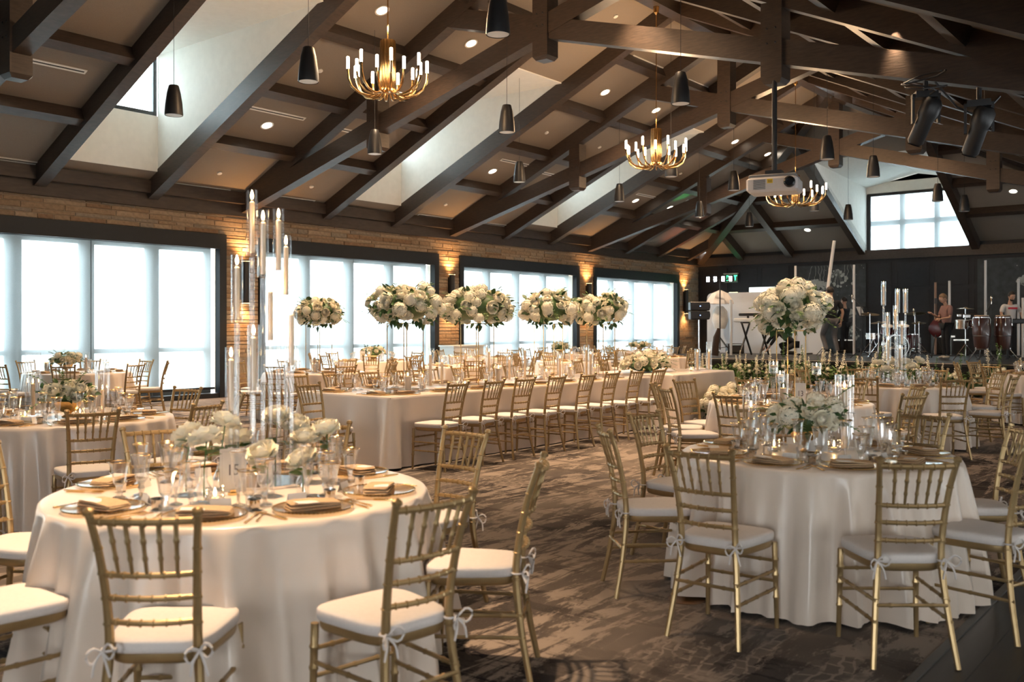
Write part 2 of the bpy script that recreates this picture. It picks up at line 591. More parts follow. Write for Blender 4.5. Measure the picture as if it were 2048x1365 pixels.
# ---- windows
def side_window(n, yc):
    w = struct('window_%d' % n)
    y0, y1 = yc - (PIT / 2 - 0.42), yc + (PIT / 2 - 0.42)
    ins0, ins1 = y0 + 0.17, y1 - 0.17
    part('window_frame', [box(XL - 0.12, XL + 0.05, y0, y1, 3.17, HEADZ), box(XL - 0.12, XL + 0.05, y0, ins0, 0, 3.17),
                          box(XL - 0.12, XL + 0.05, ins1, y1, 0, 3.17), box(XL - 0.30, XL + 0.03, y0, y1, 0, 0.10)], NAVY, w, smooth=False)
    n4 = 4
    pw = (ins1 - ins0) / n4
    sill = mat('grey_door_rail', (0.10, 0.11, 0.11), 0.4) if 'rail' not in globals() else rail
    globals()['rail'] = sill
    for i in range(n4):
        a, b = ins0 + i * pw, ins0 + (i + 1) * pw
        x0, x1 = XL - 0.34, XL - 0.27
        s = 0.145
        d = obj('door_panel', None, w)
        part('door_frame', [box(x0, x1, a + .005, a + s, 0.1, 3.3), box(x0, x1, b - s, b - .005, 0.1, 3.3), box(x0, x1, a + s, b - s, 0.1, 0.22),
                            box(x0, x1, a + s, b - s, 3.1, 3.3), box(x0, x1, a + s, b - s, 0.99, 1.08)], rail, d, smooth=False)
        part('pane', box(XL - 0.31, XL - 0.30, a + s, b - s, 0.22, 3.1), PANE, d, smooth=False)
        if i in (1, 3): part('handle', cbox((XL - 0.245, a + 0.05, 1.12), (0.03, 0.03, 0.22)), WHITEM, d, smooth=False)
    ym = (ins0 + ins1) / 2
    for a, b in ((ins0 + 0.01, ym - 0.012), (ym + 0.012, ins1 - 0.01)):
        s = part('roller_shade', box(XL - 0.121, XL - 0.119, a, b, 0.2, 3.16), SHADE, w, smooth=False)
        part('bottom_rail', cbox((XL - 0.12, (a + b) / 2, 0.2), (0.025, b - a, 0.05)), NAVY, s, smooth=False)
    return w
for k in range(-3, 3):
    side_window(k + 4, T0 + PIT * (k + 0.5))

# ---- ceiling: lining panels, rafters, purlins, ridge, dormers
ceiling = struct('ceiling')
ROOFEND = YB
ks = list(range(-9, 10))
def rafter_y(k): return T0 + BAY * k
def hip_x(y):                                   # left/right hip lines
    t = max(0.0, y - YAPEX)
    return XRIDGE - (XRIDGE - XL) * 0 - 0 if t <= 0 else XRIDGE
def slope_top(y, side):
    """X where the side slope stops at station y (ridge, or the hip)"""
    t = max(0.0, y - YAPEX)
    return XRIDGE - t if side < 0 else XRIDGE + t
RW, RH = 0.22, 0.33
PX = [1.86, 3.45, 5.05, 6.65]                  # purlin offsets from the eave
DORM = {}
def lining_quad(x0, x1, y0, y1, side=-1, x1b=None):
    """lining between x0..x1 (at y0) and x0..x1b (at y1)"""
    if x1b is None: x1b = x1
    V = [(x0, y0, PZ(x0)), (x1, y0, PZ(x1)), (x1b, y1, PZ(x1b)), (x0, y1, PZ(x0))]
    V += [(a, b, c + 0.05) for a, b, c in V]
    return V, [(0, 1, 2, 3), (7, 6, 5, 4), (0, 4, 5, 1), (1, 5, 6, 2), (2, 6, 7, 3), (3, 7, 4, 0)]
DX0, DX1 = XL + 0.52, -12.1
for k in ks[:-1]:
    y0, y1 = rafter_y(k), rafter_y(k + 1)
    y1 = min(y1, YB)
    if y0 >= YB: break
    dormer = (k % 3 == 1) and y1 < YAPEX + 0.5
    for side in (-1, 1):
        xs = [0] + PX
        ex = XL if side < 0 else XR
        top0 = abs(slope_top(y0, side) - ex); top1 = abs(slope_top(y1, side) - ex)
        if top0 < 0.05: continue
        cuts = [0] + [p for p in PX if p < min(top0, top1)] + [None]
        if dormer and side < 0: cuts = [0, DX0 - XL, DX1 - XL, None]
        for a, b in zip(cuts[:-1], cuts[1:]):
            if dormer and side < 0 and a == DX0 - XL: continue
            ta, tb = (b, b) if b is not None else (top0, top1)
            sx = -side
            part('lining_panel', lining_quad(ex + sx * a, ex + sx * ta, y0, y1, side, ex + sx * tb), LINING, ceiling, smooth=False)
        # purlins
        if not (dormer and side < 0):
            for p in PX:
                if p > max(top0, top1) - 0.2: continue
                x = ex + sx * p
                yy1 = y1
                if p > min(top0, top1): yy1 = y0 + (y1 - y0) * (top0 - p) / max(0.01, top0 - top1)
                part('purlin', beam((x, y0 + 0.1, U(x) + 0.20), (x, yy1 - 0.05, U(x) + 0.20), 0.2, 0.22, up=(-SL * sx, 0, 1)), WOOD, ceiling, smooth=False)
# rafters
for k in ks:
    y = rafter_y(k)
    if y > YB - 0.3 or y < YF: continue
    for side in (-1, 1):
        ex = XL + 0.12 if side < 0 else XR - 0.12
        tx = slope_top(y, side)
        if abs(tx - ex) < 0.4: continue
        part('rafter', beam((ex, y, U(ex) + RH / 2 + .01), (tx, y, U(tx) + RH / 2 + .01), RW, RH + 0.03, up=(0, 0, 1)), WOOD, ceiling, smooth=False)
part('ridge_beam', box(XRIDGE - 0.14, XRIDGE + 0.14, YF, YAPEX + 0.1, U(XRIDGE) - 0.08, U(XRIDGE) + 0.35), WOOD, ceiling, smooth=False)
# eave beams
for side in (-1, 1):
    x = XL if side < 0 else XR
    s = -side
    part('eave_beam', box(min(x, x + s * 0.16), max(x, x + s * 0.16), YF, YB, ZE - 0.08, ZE + 0.22), WOOD2, ceiling, smooth=False)
    part('eave_beam', box(min(x, x + s * 0.30), max(x, x + s * 0.30), YF, YB, ZE + 0.18, ZE + 0.42), WOOD2, ceiling, smooth=False)
part('eave_beam', box(XL, XR, YB - 0.18, YB, ZE - 0.12, ZE + 0.2), WOOD2, ceiling, smooth=False)
# hip end: back slope
def ZB(y): return ZE + SL * (YB - y)
def tri(pts, th=0.05):
    n = len(pts)
    V = list(pts) + [(a, b, c + th) for a, b, c in pts]
    return V, [tuple(range(n)), tuple(reversed(range(n, 2 * n)))] + [(i, n + i, n + (i + 1) % n, (i + 1) % n) for i in range(n)]
BX = [XL, -15.6, -13.7, -11.1, -7.46, -4.86, -2.96, XR]
WY1 = YB - 5.0                                   # top of the end-window well
for a, b in zip(BX[:-1], BX[1:]):
    ya = YB - (min(a - XL, XR - a)); yb = YB - (min(b - XL, XR - b))
    mid = a < XRIDGE < b
    if mid:
        part('lining_panel', tri([(a, WY1, ZB(WY1) + .33), (b, WY1, ZB(WY1) + .33), (b, yb, ZB(yb) + .33), (XRIDGE, YAPEX, ZB(YAPEX) + .33), (a, ya, ZB(ya) + .33)]), LINING, ceiling, smooth=False)
        continue
    rows = [YB - r for r in (0, 1.86, 3.45, 5.05, 6.65, 8.3)]
    for r0, r1 in zip(rows[:-1], rows[1:]):
        poly = []
        def hipx(y, left): return XL + (YB - y) if left else XR - (YB - y)
        left = b <= XRIDGE
        lo, hi = (max(a, hipx(r0, True)), b) if left else (a, min(b, hipx(r0, False)))
        lo1, hi1 = (max(a, hipx(r1, True)), b) if left else (a, min(b, hipx(r1, False)))
        pts = []
        if hi > lo: pts += [(lo, r0), (hi, r0)]
        else: continue
        if hi1 > lo1: pts += [(hi1, r1), (lo1, r1)]
        if left and hi1 <= lo1: pts += [(b, YB - (b - XL))]
        if not left and hi1 <= lo1: pts += [(a, YB - (XR - a))]
        if left and lo1 > a + 1e-3 and lo <= a + 1e-3 and hi1 > lo1: pts += [(a, YB - (a - XL))]
        if (not left) and hi1 < b - 1e-3 and hi >= b - 1e-3 and hi1 > lo1: pts.insert(2, (b, YB - (XR - b)))
        part('lining_panel', tri([(x, y, ZB(y) + 0.33) for x, y in pts]), LINING, ceiling, smooth=False)
        if r1 > YAPEX and hi1 > lo1 + 0.3:
            part('purlin', beam((lo1, r1, ZB(r1) + 0.2), (hi1, r1, ZB(r1) + 0.2), 0.2, 0.22, up=(0, SL, 1)), WOOD, ceiling, smooth=False)
for x in BX[1:-1]:
    yt = YB - min(x - XL, XR - x)
    part('rafter', beam((x, YB - 0.1, ZB(YB - 0.1) + 0.17), (x, yt, ZB(yt) + 0.17), RW, 0.36), WOOD, ceiling, smooth=False)
part('hip_rafter', beam((XL + 0.1, YB - 0.1, ZE + 0.12), (XRIDGE, YAPEX, U(XRIDGE) + 0.12), 0.26, 0.4), WOOD, ceiling, smooth=False)
part('hip_rafter', beam((XR - 0.1, YB - 0.1, ZE + 0.12), (XRIDGE, YAPEX, U(XRIDGE) + 0.12), 0.26, 0.4), WOOD, ceiling, smooth=False)

# dormer wells along the window side
def dormer_well(k):
    y0, y1 = rafter_y(k) + 0.10, rafter_y(k + 1) - 0.10
    d = obj('dormer_well', None, ceiling)
    zt = PZ(DX1)
    x0 = DX0
    part('cheek', [tri([(x0, yy, PZ(x0)), (DX1, yy, zt), (x0, yy, zt)], 0.0001) for yy in ()] or
         [([(x0, yy, PZ(x0)), (DX1, yy, zt), (x0, yy, zt)], [(0, 1, 2)]) for yy in (y0, y1)], PLASTER, d, smooth=False)
    part('well_ceiling', box(x0, DX1 + 0.05, y0, y1, zt, zt + 0.04), PLASTER, d, smooth=False)
    sill = 5.62
    part('well_face', box(x0 - 0.06, x0 + .012, y0, y1, PZ(x0) - 0.004, sill), PLASTER, d, smooth=False)
    w = obj('dormer_window', None, ceiling)
    part('window_frame', [box(x0 - 0.1, x0 - 0.02, y0, y1, sill, sill + 0.08), box(x0 - 0.1, x0 - 0.02, y0, y1, zt - 0.08, zt),
                          box(x0 - 0.1, x0 - 0.02, y0, y0 + 0.08, sill, zt), box(x0 - 0.1, x0 - 0.02, y1 - 0.08, y1, sill, zt),
                          box(x0 - 0.1, x0 - 0.04, (y0 + y1) / 2 - 0.04, (y0 + y1) / 2 + 0.04, sill, zt)], NAVY, w, smooth=False)
    part('pane', box(x0 - 0.07, x0 - 0.065, y0, y1, sill, zt), PANE, w, smooth=False)
    part('roller_shade', box(x0 - 0.02, x0 - 0.018, y0 + 0.02, y1 - 0.02, sill + 0.02, zt), SHADE2, w, smooth=False)
for k in range(-8, 6, 3):
    dormer_well(k)

# end window well
def end_well():
    d = obj('dormer_well', None, ceiling)
    a, b = BX[3] + 0.11, BX[4] - 0.11
    zt = 6.35
    ytop = WY1
    zr = ZB(ytop) + 0.33
    part('cheek', [([(xx, YB, ZE), (xx, ytop, zr), (xx, YB, zt)], [(0, 1, 2)]) for xx in (a, b)], PLASTER, d, smooth=False)
    part('well_ceiling', [([(a, YB, zt), (XRIDGE, YB, zt + 0.35), (XRIDGE, ytop, zr + 0.3), (a, ytop, zr)], [(0, 1, 2, 3)]),
                          ([(XRIDGE, YB, zt + 0.35), (b, YB, zt), (b, ytop, zr), (XRIDGE, ytop, zr + 0.3)], [(0, 1, 2, 3)])], PLASTER, d, smooth=False)
    part('well_face', join(box(a, b, YB - 0.02, YB + 0.1, 6.12, 6.5), tri([(a, YB + .1, 6.35), (b, YB + .1, 6.35), (XRIDGE, YB + .1, 6.75)])), PLASTER, d, smooth=False)
    w = struct('window_7')
    wx0, wx1, z0, z1 = XRIDGE - 1.68, XRIDGE + 1.68, 4.02, 6.14
    fr = [box(wx0, wx1, YB - 0.02, YB + 0.08, z0 - 0.05, z0 + 0.06), box(wx0, wx1, YB - 0.02, YB + 0.08, z1 - 0.1, z1),
          box(wx0, wx0 + 0.1, YB - 0.018, YB + 0.078, z0 + .06, z1 - .1), box(wx1 - 0.1, wx1, YB - 0.018, YB + 0.078, z0 + .06, z1 - .1)]
    part('window_frame', fr, NAVY, w, smooth=False)
    for i in (1, 2):
        x = wx0 + (wx1 - wx0) * i / 3
        part('mullion', box(x - 0.09, x + 0.09, YB + 0.16, YB + 0.24, z0, z1), rail, w, smooth=False)
    part('mullion', box(wx0, wx1, YB + 0.16, YB + 0.24, 5.02, 5.2), rail, w, smooth=False)
    for i in range(3):
        for j, (q0, q1) in enumerate(((z0, 5.02), (5.2, z1))):
            part('pane', box(wx0 + (wx1 - wx0) * i / 3 + .09, wx0 + (wx1 - wx0) * (i + 1) / 3 - .09, YB + 0.2, YB + 0.205, q0, q1), PANE, w, smooth=False)
    part('roller_shade', box(wx0 + 0.1, wx1 - 0.1, YB + 0.03, YB + 0.032, z0 + 0.05, z1 - 0.05), SHADE, w, smooth=False)
end_well()

# ---- back wall with raised panelling
wb = struct('wall_back', [box(XL, XRIDGE - 1.68, YB, YB + 0.3, 0, ZE + 2.6), box(XRIDGE + 1.68, 7, YB, YB + 0.3, 0, ZE + 2.6),
                          box(XRIDGE - 1.68, XRIDGE + 1.68, YB, YB + 0.3, 0, 3.98), box(XRIDGE - 1.8, XRIDGE + 1.8, YB + .1, YB + 0.3, 6.14, 7)], CHARC)
px = XL + 0.15
while px < -1:
    w = 1.22
    for z0, z1 in ((0.3, 2.75), (2.9, 3.75)):
        part('wall_panel', join(box(px + .06, px + w - 0.18, YB - 0.029, YB, z0, z0 + 0.06), box(px + .06, px + w - 0.18, YB - 0.029, YB, z1 - 0.06, z1),
                                box(px, px + 0.06, YB - 0.03, YB, z0, z1), box(px + w - 0.18, px + w - 0.12, YB - 0.03, YB, z0, z1),
                                box(px + .06, px + w - 0.18, YB - 0.012, YB, z0 + .06, z1 - .06)), CHARC, wb, smooth=False)
    px += w
# ---- remaining shell, out of frame
struct('wall_right', [box(7, 7.3, YF, YB, 0, 4.2)], mat('warm_grey_wall', (0.35, 0.33, 0.30), 0.9))
struct('ceiling_side', box(XR + 0.02, 7, YF, YB, ZE + 0.3, ZE + 0.4), LINING)
struct('wall_front', [box(XL - .4, 1.0, YF - 0.3, YF, 0, 4.2), box(3.2, 7.3, YF - 0.3, YF, 0, 4.2), box(1.0, 3.2, YF - 0.3, YF, 0, 0.4), box(1.0, 3.2, YF - 0.3, YF, 3.4, 4.7)], mat('warm_grey_wall_front', (0.35, 0.33, 0.30), 0.9))
gable = struct('wall_front_gable', tri([(XL, YF, 4.2), (XR, YF, 4.2), (XRIDGE, YF, 8.6)], 0.001), PLASTER)
gable.rotation_euler = (0, 0, 0)

# ---- scissor trusses
CSL = 0.28
CZ0 = 3.93
def chord_z(X, left=True):
    return CZ0 + CSL * ((X - XL) if left else (XR - X))
bolt_me = mesh('bolt', lathe([(0.016, 0), (0.016, 0.012), (0.008, 0.016)], 6), BLACK)
for k in (-2, -1, 0, 1, 2):
    y = T0 + PIT * k
    if k == 2 and y > YAPEX + 0.8: pass
    t = obj('scissor_truss', None, ceiling)
    hw, hh = 0.24, 0.33
    for left in (True, False):
        s = 1 if left else -1
        xa = XL + 0.1 if left else XR - 0.1
        # chord runs past the centre until it meets the opposite rafter
        xe = XRIDGE + s * 2.95
        o = part('chord', beam((xa, y + (0 if left else .009), chord_z(xa, left) + hh / 2), (xe, y + (0 if left else .009), chord_z(xe, left) + hh / 2), hw - (0 if left else .006), hh), WOOD, t, smooth=False)
    for (x, zb, zt) in ((XRIDGE, 5.86, U(XRIDGE)), (XRIDGE - 3.95, 4.84, 5.95), (XRIDGE + 3.95, 4.84, 5.95)):
        w = 0.15
        V, Fc = box(x - w, x + w, y - w, y + w, zb + 0.06, zt)
        V2, F2 = box(x - w, x + w, y - w, y + w, zb, zb + 0.06)
        V2 = [((x + (vx - x) * (0.72 if vz < zb + 0.01 else 1)), (y + (vy - y) * (0.72 if vz < zb + 0.01 else 1)), vz) for vx, vy, vz in V2]
        part('post', join((V, Fc), (V2, F2)), WOOD, t, smooth=False)
        for dx in (-0.06, 0.06):
            for dz in (0.55, 0.75):
                obj('bolt', bolt_me, t, loc=(x + dx, y - w, zb + dz), rot=(pi / 2, 0, 0))

# ---- ceiling fittings
def on_left(x, y, drop=0.0): return (x, y, PZ(x) - drop)
tilt = -math.atan(SL)
dl_ring = mesh('trim_ring', lathe([(0.115, 0), (0.13, -0.012), (0.10, -0.012), (0.095, 0.0)], 20, cap0=False, cap1=False), WHITEM)
dl_lens = mesh('lens', lathe([(0.0005, -0.006), (0.097, -0.006)], 20, cap0=True, cap1=False), DISC)
names_row = ['lowest', 'middle', 'upper']
def downlight(x, y, i, side=-1, power=26, flat=None, lit=True):
    z = PZ(x) if flat is None else flat
    t = thing('downlight', None, 'downlight', (x, y, z - 0.004))
    if flat is None: t.rotation_euler = (0, tilt if side < 0 else -tilt, 0)
    obj('trim_ring', dl_ring, t); obj('lens', dl_lens, t)
    if power: spot((x, y, z - 0.05), power, (1.0, 0.70, 0.42), 1.75, 0.9, 0.08)
    return t
dl_pix = [(47, 150), (534, 250), (764, 20), (942, 86), (985, 342), (1093, 363), (1210, 184), (1312, 220), (1271, 401), (1340, 415), (1404, 432), (1470, 283), (1535, 308)]
dl_desc = ['by the near dormer well', 'below the first chandelier rods, beside a slot vent', 'directly above the first chandelier', 'above the first scissor truss chord', 'beside the small pendant under the second dormer well',
           'next to the left post of the second truss', 'above the second chandelier to its left', 'just above the second chandelier body', 'low by the third pendant of the window row', 'low between the second and third trusses', 'low beyond the third truss chord',
           'high behind the centre post of the second truss', 'high behind the projector']
for i, (px_, py_) in enumerate(dl_pix):
    p = at_roof(px_, py_)
    t = downlight(p.x, p.y, i, power=0)
    tag(t, 'round recessed ceiling light ' + dl_desc[i], 'downlight', 'round recessed ceiling lights')
# added warm beams on a loose grid, no fixtures at them, to brighten the hall
for yb in (-3.0, 1.4, 3.6, 5.8, 11.4, 13.6, 18.0, 21.4, 24.7):
    for xo in (3.0, 5.9):
        for side in (-1, 1):
            x = XL + xo if side < 0 else XR - xo
            if side > 0 and x > -6: continue
            spot((x, yb, PZ(x) - 0.25), (420 if yb < 6 else 260) if side < 0 else ((260 if yb < 7 else 130) if x < -6 else 18), (1.0, 0.68, 0.42), 1.9, 0.9, 0.10, name='warm_fill_beam')
for x, y, pw, an in ((-4.0, 2.5, 600, .95), (-7.7, 3.8, 580, .95), (-7.6, 6.6, 480, 1.1), (-7.4, 9.2, 520, 1.15), (-7.4, 12.0, 480, 1.15), (-3.7, 8.8, 260, .85), (-3.7, 12.4, 260, .85), (-2.9, 17.0, 120, .9),
                     (-2.9, 5.2, 50, .8), (-6.0, 21.0, 260, 1.3), (-10.5, 21.2, 260, 1.3), (-11.8, 9.8, 380, 1.1), (-11.8, 14.0, 380, 1.2), (-11.8, 18.0, 380, 1.2), (-15.0, 8.2, 260, 1.2)):
    zz = PZ(x) - .3
    spot((x, y, zz), pw, (1.0, 0.70, 0.44), an, 0.9, 0.08, name='warm_fill_beam')  # extra beams added to brighten single tables and the stage front, no fixtures
for i, (x, y) in enumerate(((-15.0, YB - 2.6), (-12.6, YB - 1.3), (-12.5, YB - 3.9), (-5.9, YB - 2.6), (-4.0, YB - 1.4), (-6.2, YB - 4.4))):
    z = ZB(y) + 0.33
    t = thing('downlight', 'round recessed light over the stage, ' + ('in the left corner', 'low left of the end window', 'higher left of the end window', 'right of the end window', 'low at the far right', 'high to the right of the window')[i], 'downlight', (x, y, z - 0.004), group='stage end ceiling lights')
    t.rotation_euler = (tilt, 0, 0)
    obj('trim_ring', dl_ring, t); obj('lens', dl_lens, t)
# slot diffusers
slot_fr = mesh('slot_frame', [box(-0.05, -0.018, -0.62, 0.62, -0.012, 0), box(0.018, 0.05, -0.62, 0.62, -0.012, 0), box(-0.05, 0.05, -0.65, -0.621, -0.012, 0), box(-0.05, 0.05, 0.621, 0.65, -0.012, 0)], WHITEM, smooth=False)
slot_bl = mesh('slot', box(-0.018, 0.018, -0.62, 0.62, -0.006, -0.001), BLACK, smooth=False)
sl_pix = [(90, 126), (12, 318), (555, 226), (405, 375), (583, 397), (700, 262), (1035, 326), (870, 434), (1108, 350), (985, 448), (1295, 125), (1400, 170), (1296, 392), (1392, 405)]
sl_desc = ['by the near dormer', 'low at the left edge', 'above the first truss foot', 'low left of the first truss foot', 'low right of the first truss foot', 'under the first chandelier', 'beside the second pendant', 'low below the second dormer', 'by the left post of the second truss', 'low before the second truss foot', 'high above the second chandelier', 'high by centre post of second truss', 'beyond the third pendant', 'far along above the third window']
for (px_, py_), ds in zip(sl_pix, sl_desc):
    p = at_roof(px_, py_)
    t = thing('slot_vent', 'white framed slot vent in the ceiling ' + ds, 'vent', (p.x, p.y, p.z - 0.003), group='linear slot vents')
    t.rotation_euler = (0, tilt, 0)
    obj('frame', slot_fr, t); obj('slot', slot_bl, t)
det = mesh('detector', lathe([(0.05, 0), (0.05, -0.02), (0.03, -0.03)], 14, cap0=False), WHITEM)
for (px_, py_), ds in zip([(140, 11), (439, 346), (640, 141), (623, 373), (891, 409), (1093, 265), (1231, 32), (1199, 294), (1361, 347)],
                          ['at the top left corner', 'left of the first truss foot', 'beside the black pendant speaker left of the chandelier', 'right of the first truss foot', 'under the second dormer well', 'right of the second pendant', 'near the ridge by the second chandelier', 'by the left post of the second truss', 'beyond the second truss']):
    p = at_roof(px_, py_)
    t = tag(obj('sprinkler_cap', det, loc=(p.x, p.y, p.z - 0.002), rot=(0, tilt, 0)), 'small white sprinkler cap in the ceiling ' + ds, 'sprinkler cap', 'white sprinkler caps')

# ---- chandeliers
def chandelier(loc, R, label, n=14, power=95):
    t = thing('chandelier', label, 'chandelier', loc, 0, 'brass chandeliers')
    zb = 0.0
    part('fluted_body', lathe([(0.02, 0.02), (0.085, 0.06), (0.10, 0.16), (0.10, 0.70), (0.095, 0.74), (0.02, 0.745)], 48, amp=0.06, lobes=16), BRASS, t)
    top = PZ(loc[0]) - loc[2] - 0.1 if abs(loc[0] - XRIDGE) > 0.2 else U(XRIDGE) - 0.08 - loc[2]
    part('rod', tube([(0, 0, 0.74), (0, 0, top - 0.12)], 0.009, 6), BRASS, t)
    part('canopy', lathe([(0.012, top - 0.16), (0.05, top - 0.12), (0.06, top)], 16), BRASS, t)
    def arm_me(r, zt):
        pts = [(0.05, 0, 0.5), (0.055, 0, 0.22), (0.08, 0, 0.09), (0.14, 0, 0.02), (0.24 * r / .5, 0, -0.01), (0.36 * r / .5, 0, 0.02), (0.45 * r / .5, 0, 0.10), (0.49 * r / .5, 0, 0.20), (r, 0, zt)]
        return mesh('arm', tube(pts, 0.016, 8), BRASS)
    ao = arm_me(R / 2, 0.33)
    ai = arm_me(R / 2 * 0.86, 0.26)
    bl = mesh('bulb', lathe([(0.014, 0), (0.02, 0.004), (0.02, 0.155), (0.014, 0.165)], 12), BULB)
    for i in range(n * 2 - 8 if n > 12 else n):
        pass
    for i in range(16):
        a = obj('arm', ao if i % 2 == 0 else ai, t, rot=(0, 0, 2 * pi * i / 16 + 0.1))
        obj('bulb', bl, a, loc=(R / 2, 0, 0.33) if i % 2 == 0 else (R / 2 * 0.86, 0, 0.26))
    point((loc[0], loc[1], loc[2] + 0.95), power, (1.0, 0.62, 0.32), 0.3, 'chandelier_glow')
chandelier((XRIDGE, 8.95, 4.62), 1.06, 'brass chandelier nearest the camera, fluted body and up-curved arms with lit tubes')
chandelier((XRIDGE, 16.1, 4.60), 1.22, 'brass chandelier hanging from a chained rod between first and second trusses')
chandelier((XRIDGE, 23.0, 4.56), 1.50, 'brass chandelier partly behind the white projector, over the stage approach')
# cable pendants (tapered black speakers)
pen_b = mesh('shell', lathe([(0.125, 0.0), (0.128, 0.02), (0.118, 0.16), (0.095, 0.32), (0.07, 0.42), (0.06, 0.43)], 24, cap0=False), BLACK)
pen_g = mesh('grille', lathe([(0.115, 0.004), (0.118, 0.010)], 24), WHITEM)
def pendant(x, y, z, label):
    t = thing('pendant_speaker', label, 'pendant speaker', (x, y, z), 0, 'tapered black pendant speakers')
    obj('shell', pen_b, t); obj('grille', pen_g, t)
    top = (U(x) if y < YAPEX else min(U(x), ZB(y))) + 0.3
    part('cable', tube([(0, 0, 0.42), (0, 0, top - z)], 0.004, 4), BLACK, t)
rows = [(7.6, 'nearest row'), (11.5, 'second row, before the first truss'), (15.6, 'third row'), (19.5, 'fourth row'), (23.6, 'fifth row'), (26.8, 'last row above the stage')]
for y, d in rows:
    for x, e in ((-12.25, 'on the window side'), (XRIDGE, 'under the ridge'), (-6.25, 'on the side away from windows')):
        if x == XRIDGE and y == 15.6: y, x = 16.95, x - .15
        if x == XRIDGE and y == 23.6: y = 24.25
        pendant(x, y, 4.53, 'black pendant speaker, %s, %s' % (d, e))
pendant(-3.36, 15.6, 4.5, 'tapered black pendant speaker close to the dark moving stage lights')

# ---- projector
pj = thing('projector', 'white ceiling projector with yellow warning sticker on a black pole', 'projector', (-5.3, 12.4, 3.3), radians(14))
part('body', bevbox((0, 0, 0.13), (0.68, 0.5, 0.2), 0.03), mat('white_plastic', (0.55, 0.52, 0.5), 0.4, var=0.03), pj, smooth=False)
part('top_band', bevbox((0, 0, 0.245), (0.62, 0.44, 0.05), 0.01), mat('grey_plastic', (0.16, 0.16, 0.16), 0.5), pj, smooth=False)
part('lens', xf(lathe([(0.075, 0), (0.075, 0.06), (0.055, 0.07), (0.05, 0.03)], 20), Matrix.Translation((0.24, -0.25, 0.14)) @ Matrix.Rotation(pi / 2, 4, 'X')), BLACKG, pj)
part('vent_grille', [cbox((-0.16, -0.252, 0.07 + 0.017 * i), (0.16, 0.006, 0.006)) for i in range(8)], BLACK, pj, smooth=False)
part('sticker', cbox((-0.02, -0.253, 0.17), (0.075, 0.004, 0.06)), mat('yellow_sticker', (0.75, 0.50, 0.03), 0.5, var=0.02), pj, smooth=False)
part('sticker_print', [cbox((-0.02, -0.256, 0.155 + 0.012 * i), (0.055, 0.002, 0.004)) for i in range(3)], BLACK, pj, smooth=False)
part('mount', [cbox((0, 0, 0.30), (0.22, 0.22, 0.07)), cbox((0, 0, 0.28), (0.34, 0.05, 0.03))], BLACK, pj, smooth=False)
part('pole', lathe([(0.035, 0.33), (0.035, 1.62)], 12), BLACK, pj)

# ---- moving stage lights on the right chord of the first truss
def moving_light(loc, rx, rz, label, s=1.0):
    t = thing('stage_light', label, 'stage light', loc, rz, 'dark moving stage lights')
    part('clamp', [tube([(0, 0, 0.56), (0, 0, 0.36)], 0.03, 8), cbox((0, 0, 0.34), (0.26, 0.18, 0.08))], BLACK, t)
    part('yoke', [cbox((-0.15, 0, 0.17), (0.03, 0.07, 0.36)), cbox((0.15, 0, 0.17), (0.03, 0.07, 0.36)), cbox((0, 0, 0.33), (0.33, 0.1, 0.04))], BLACK, t, smooth=False)
    h = part('head', lathe([(0.07, -0.34), (0.10, -0.3), (0.10, -0.02), (0.125, 0.04), (0.125, 0.2), (0.08, 0.26)], 20), BLACK, t, loc=(0, 0, 0.05), rot=(rx, 0.35, 0))
    part('lens', lathe([(0.09, -0.345), (0.0, -0.33)], 16), BLACKG, h)
moving_light((-3.35, 12.45, 4.05), 0.35, 0.5, 'larger dark moving stage light hung by a yoke from the first truss')
moving_light((-2.75, 12.5, 3.86), 0.3, 0.2, 'smaller dark moving stage light, lower and further right, with loose cables')
cb = [(-3.35 + 0.3 * cos(i * 0.9) * (1 - i / 16), 12.2 + 0.1 * sin(i), 4.6 - 0.03 * i) for i in range(9)]
tag(part('cable_bundle', [tube(cb, 0.012, 5), tube([(a - 0.05 + .2 * q / 8, b, c + 0.06 * sin(q)) for q, (a, b, c) in enumerate(cb)], 0.01, 5), tube([(-3.2, 12.3, 4.5), (-3.0, 12.5, 4.2), (-2.8, 12.8, 4.1), (-2.6, 12.9, 4.35)], 0.014, 5)], BLACK),
    'tangle of black cables on the truss over the moving stage lights', 'cable')

# ---- sconces on the piers
scw = emis('sconce_glow', (1.0, 0.60, 0.25), 14.0, sample=False)
for k, nm in ((0, 'first pier, behind the tall candles'), (1, 'second pier between two long windows'), (2, 'third stone pier'), (3, 'last pier by the stage corner')):
    y = T0 + PIT * k - (0.0 if k < 3 else 0.05)
    t = thing('wall_sconce', 'dark half-round glowing wall sconce on the ' + nm, 'wall light', (XL, y, 0), 0, 'wall sconces')
    part('body', lathe([(0.065, 2.0), (0.08, 2.04), (0.08, 2.92), (0.065, 2.96)], 20, c=(0.13, 0, 0), cap0=False, cap1=False), BLACK, t)
    part('back_plate', box(0.03, 0.06, -0.05, 0.05, 2.1, 2.86), BLACK, t, smooth=False)
    part('upper_lens', lathe([(0.085, 2.93), (0.0, 2.94)], 16, c=(0.13, 0, 0)), scw, t)
    part('lower_lens', lathe([(0.0, 2.03), (0.085, 2.02)], 16, c=(0.13, 0, 0)), scw, t)
    spot((XL + 0.17, y, 2.98), 45, (1.0, 0.50, 0.18), 2.2, 0.9, 0.05, rot=(pi, 0, 0), name='sconce_uplight')
    spot((XL + 0.17, y, 1.98), 25, (1.0, 0.50, 0.18), 2.2, 0.9, 0.05, name='sconce_downlight')
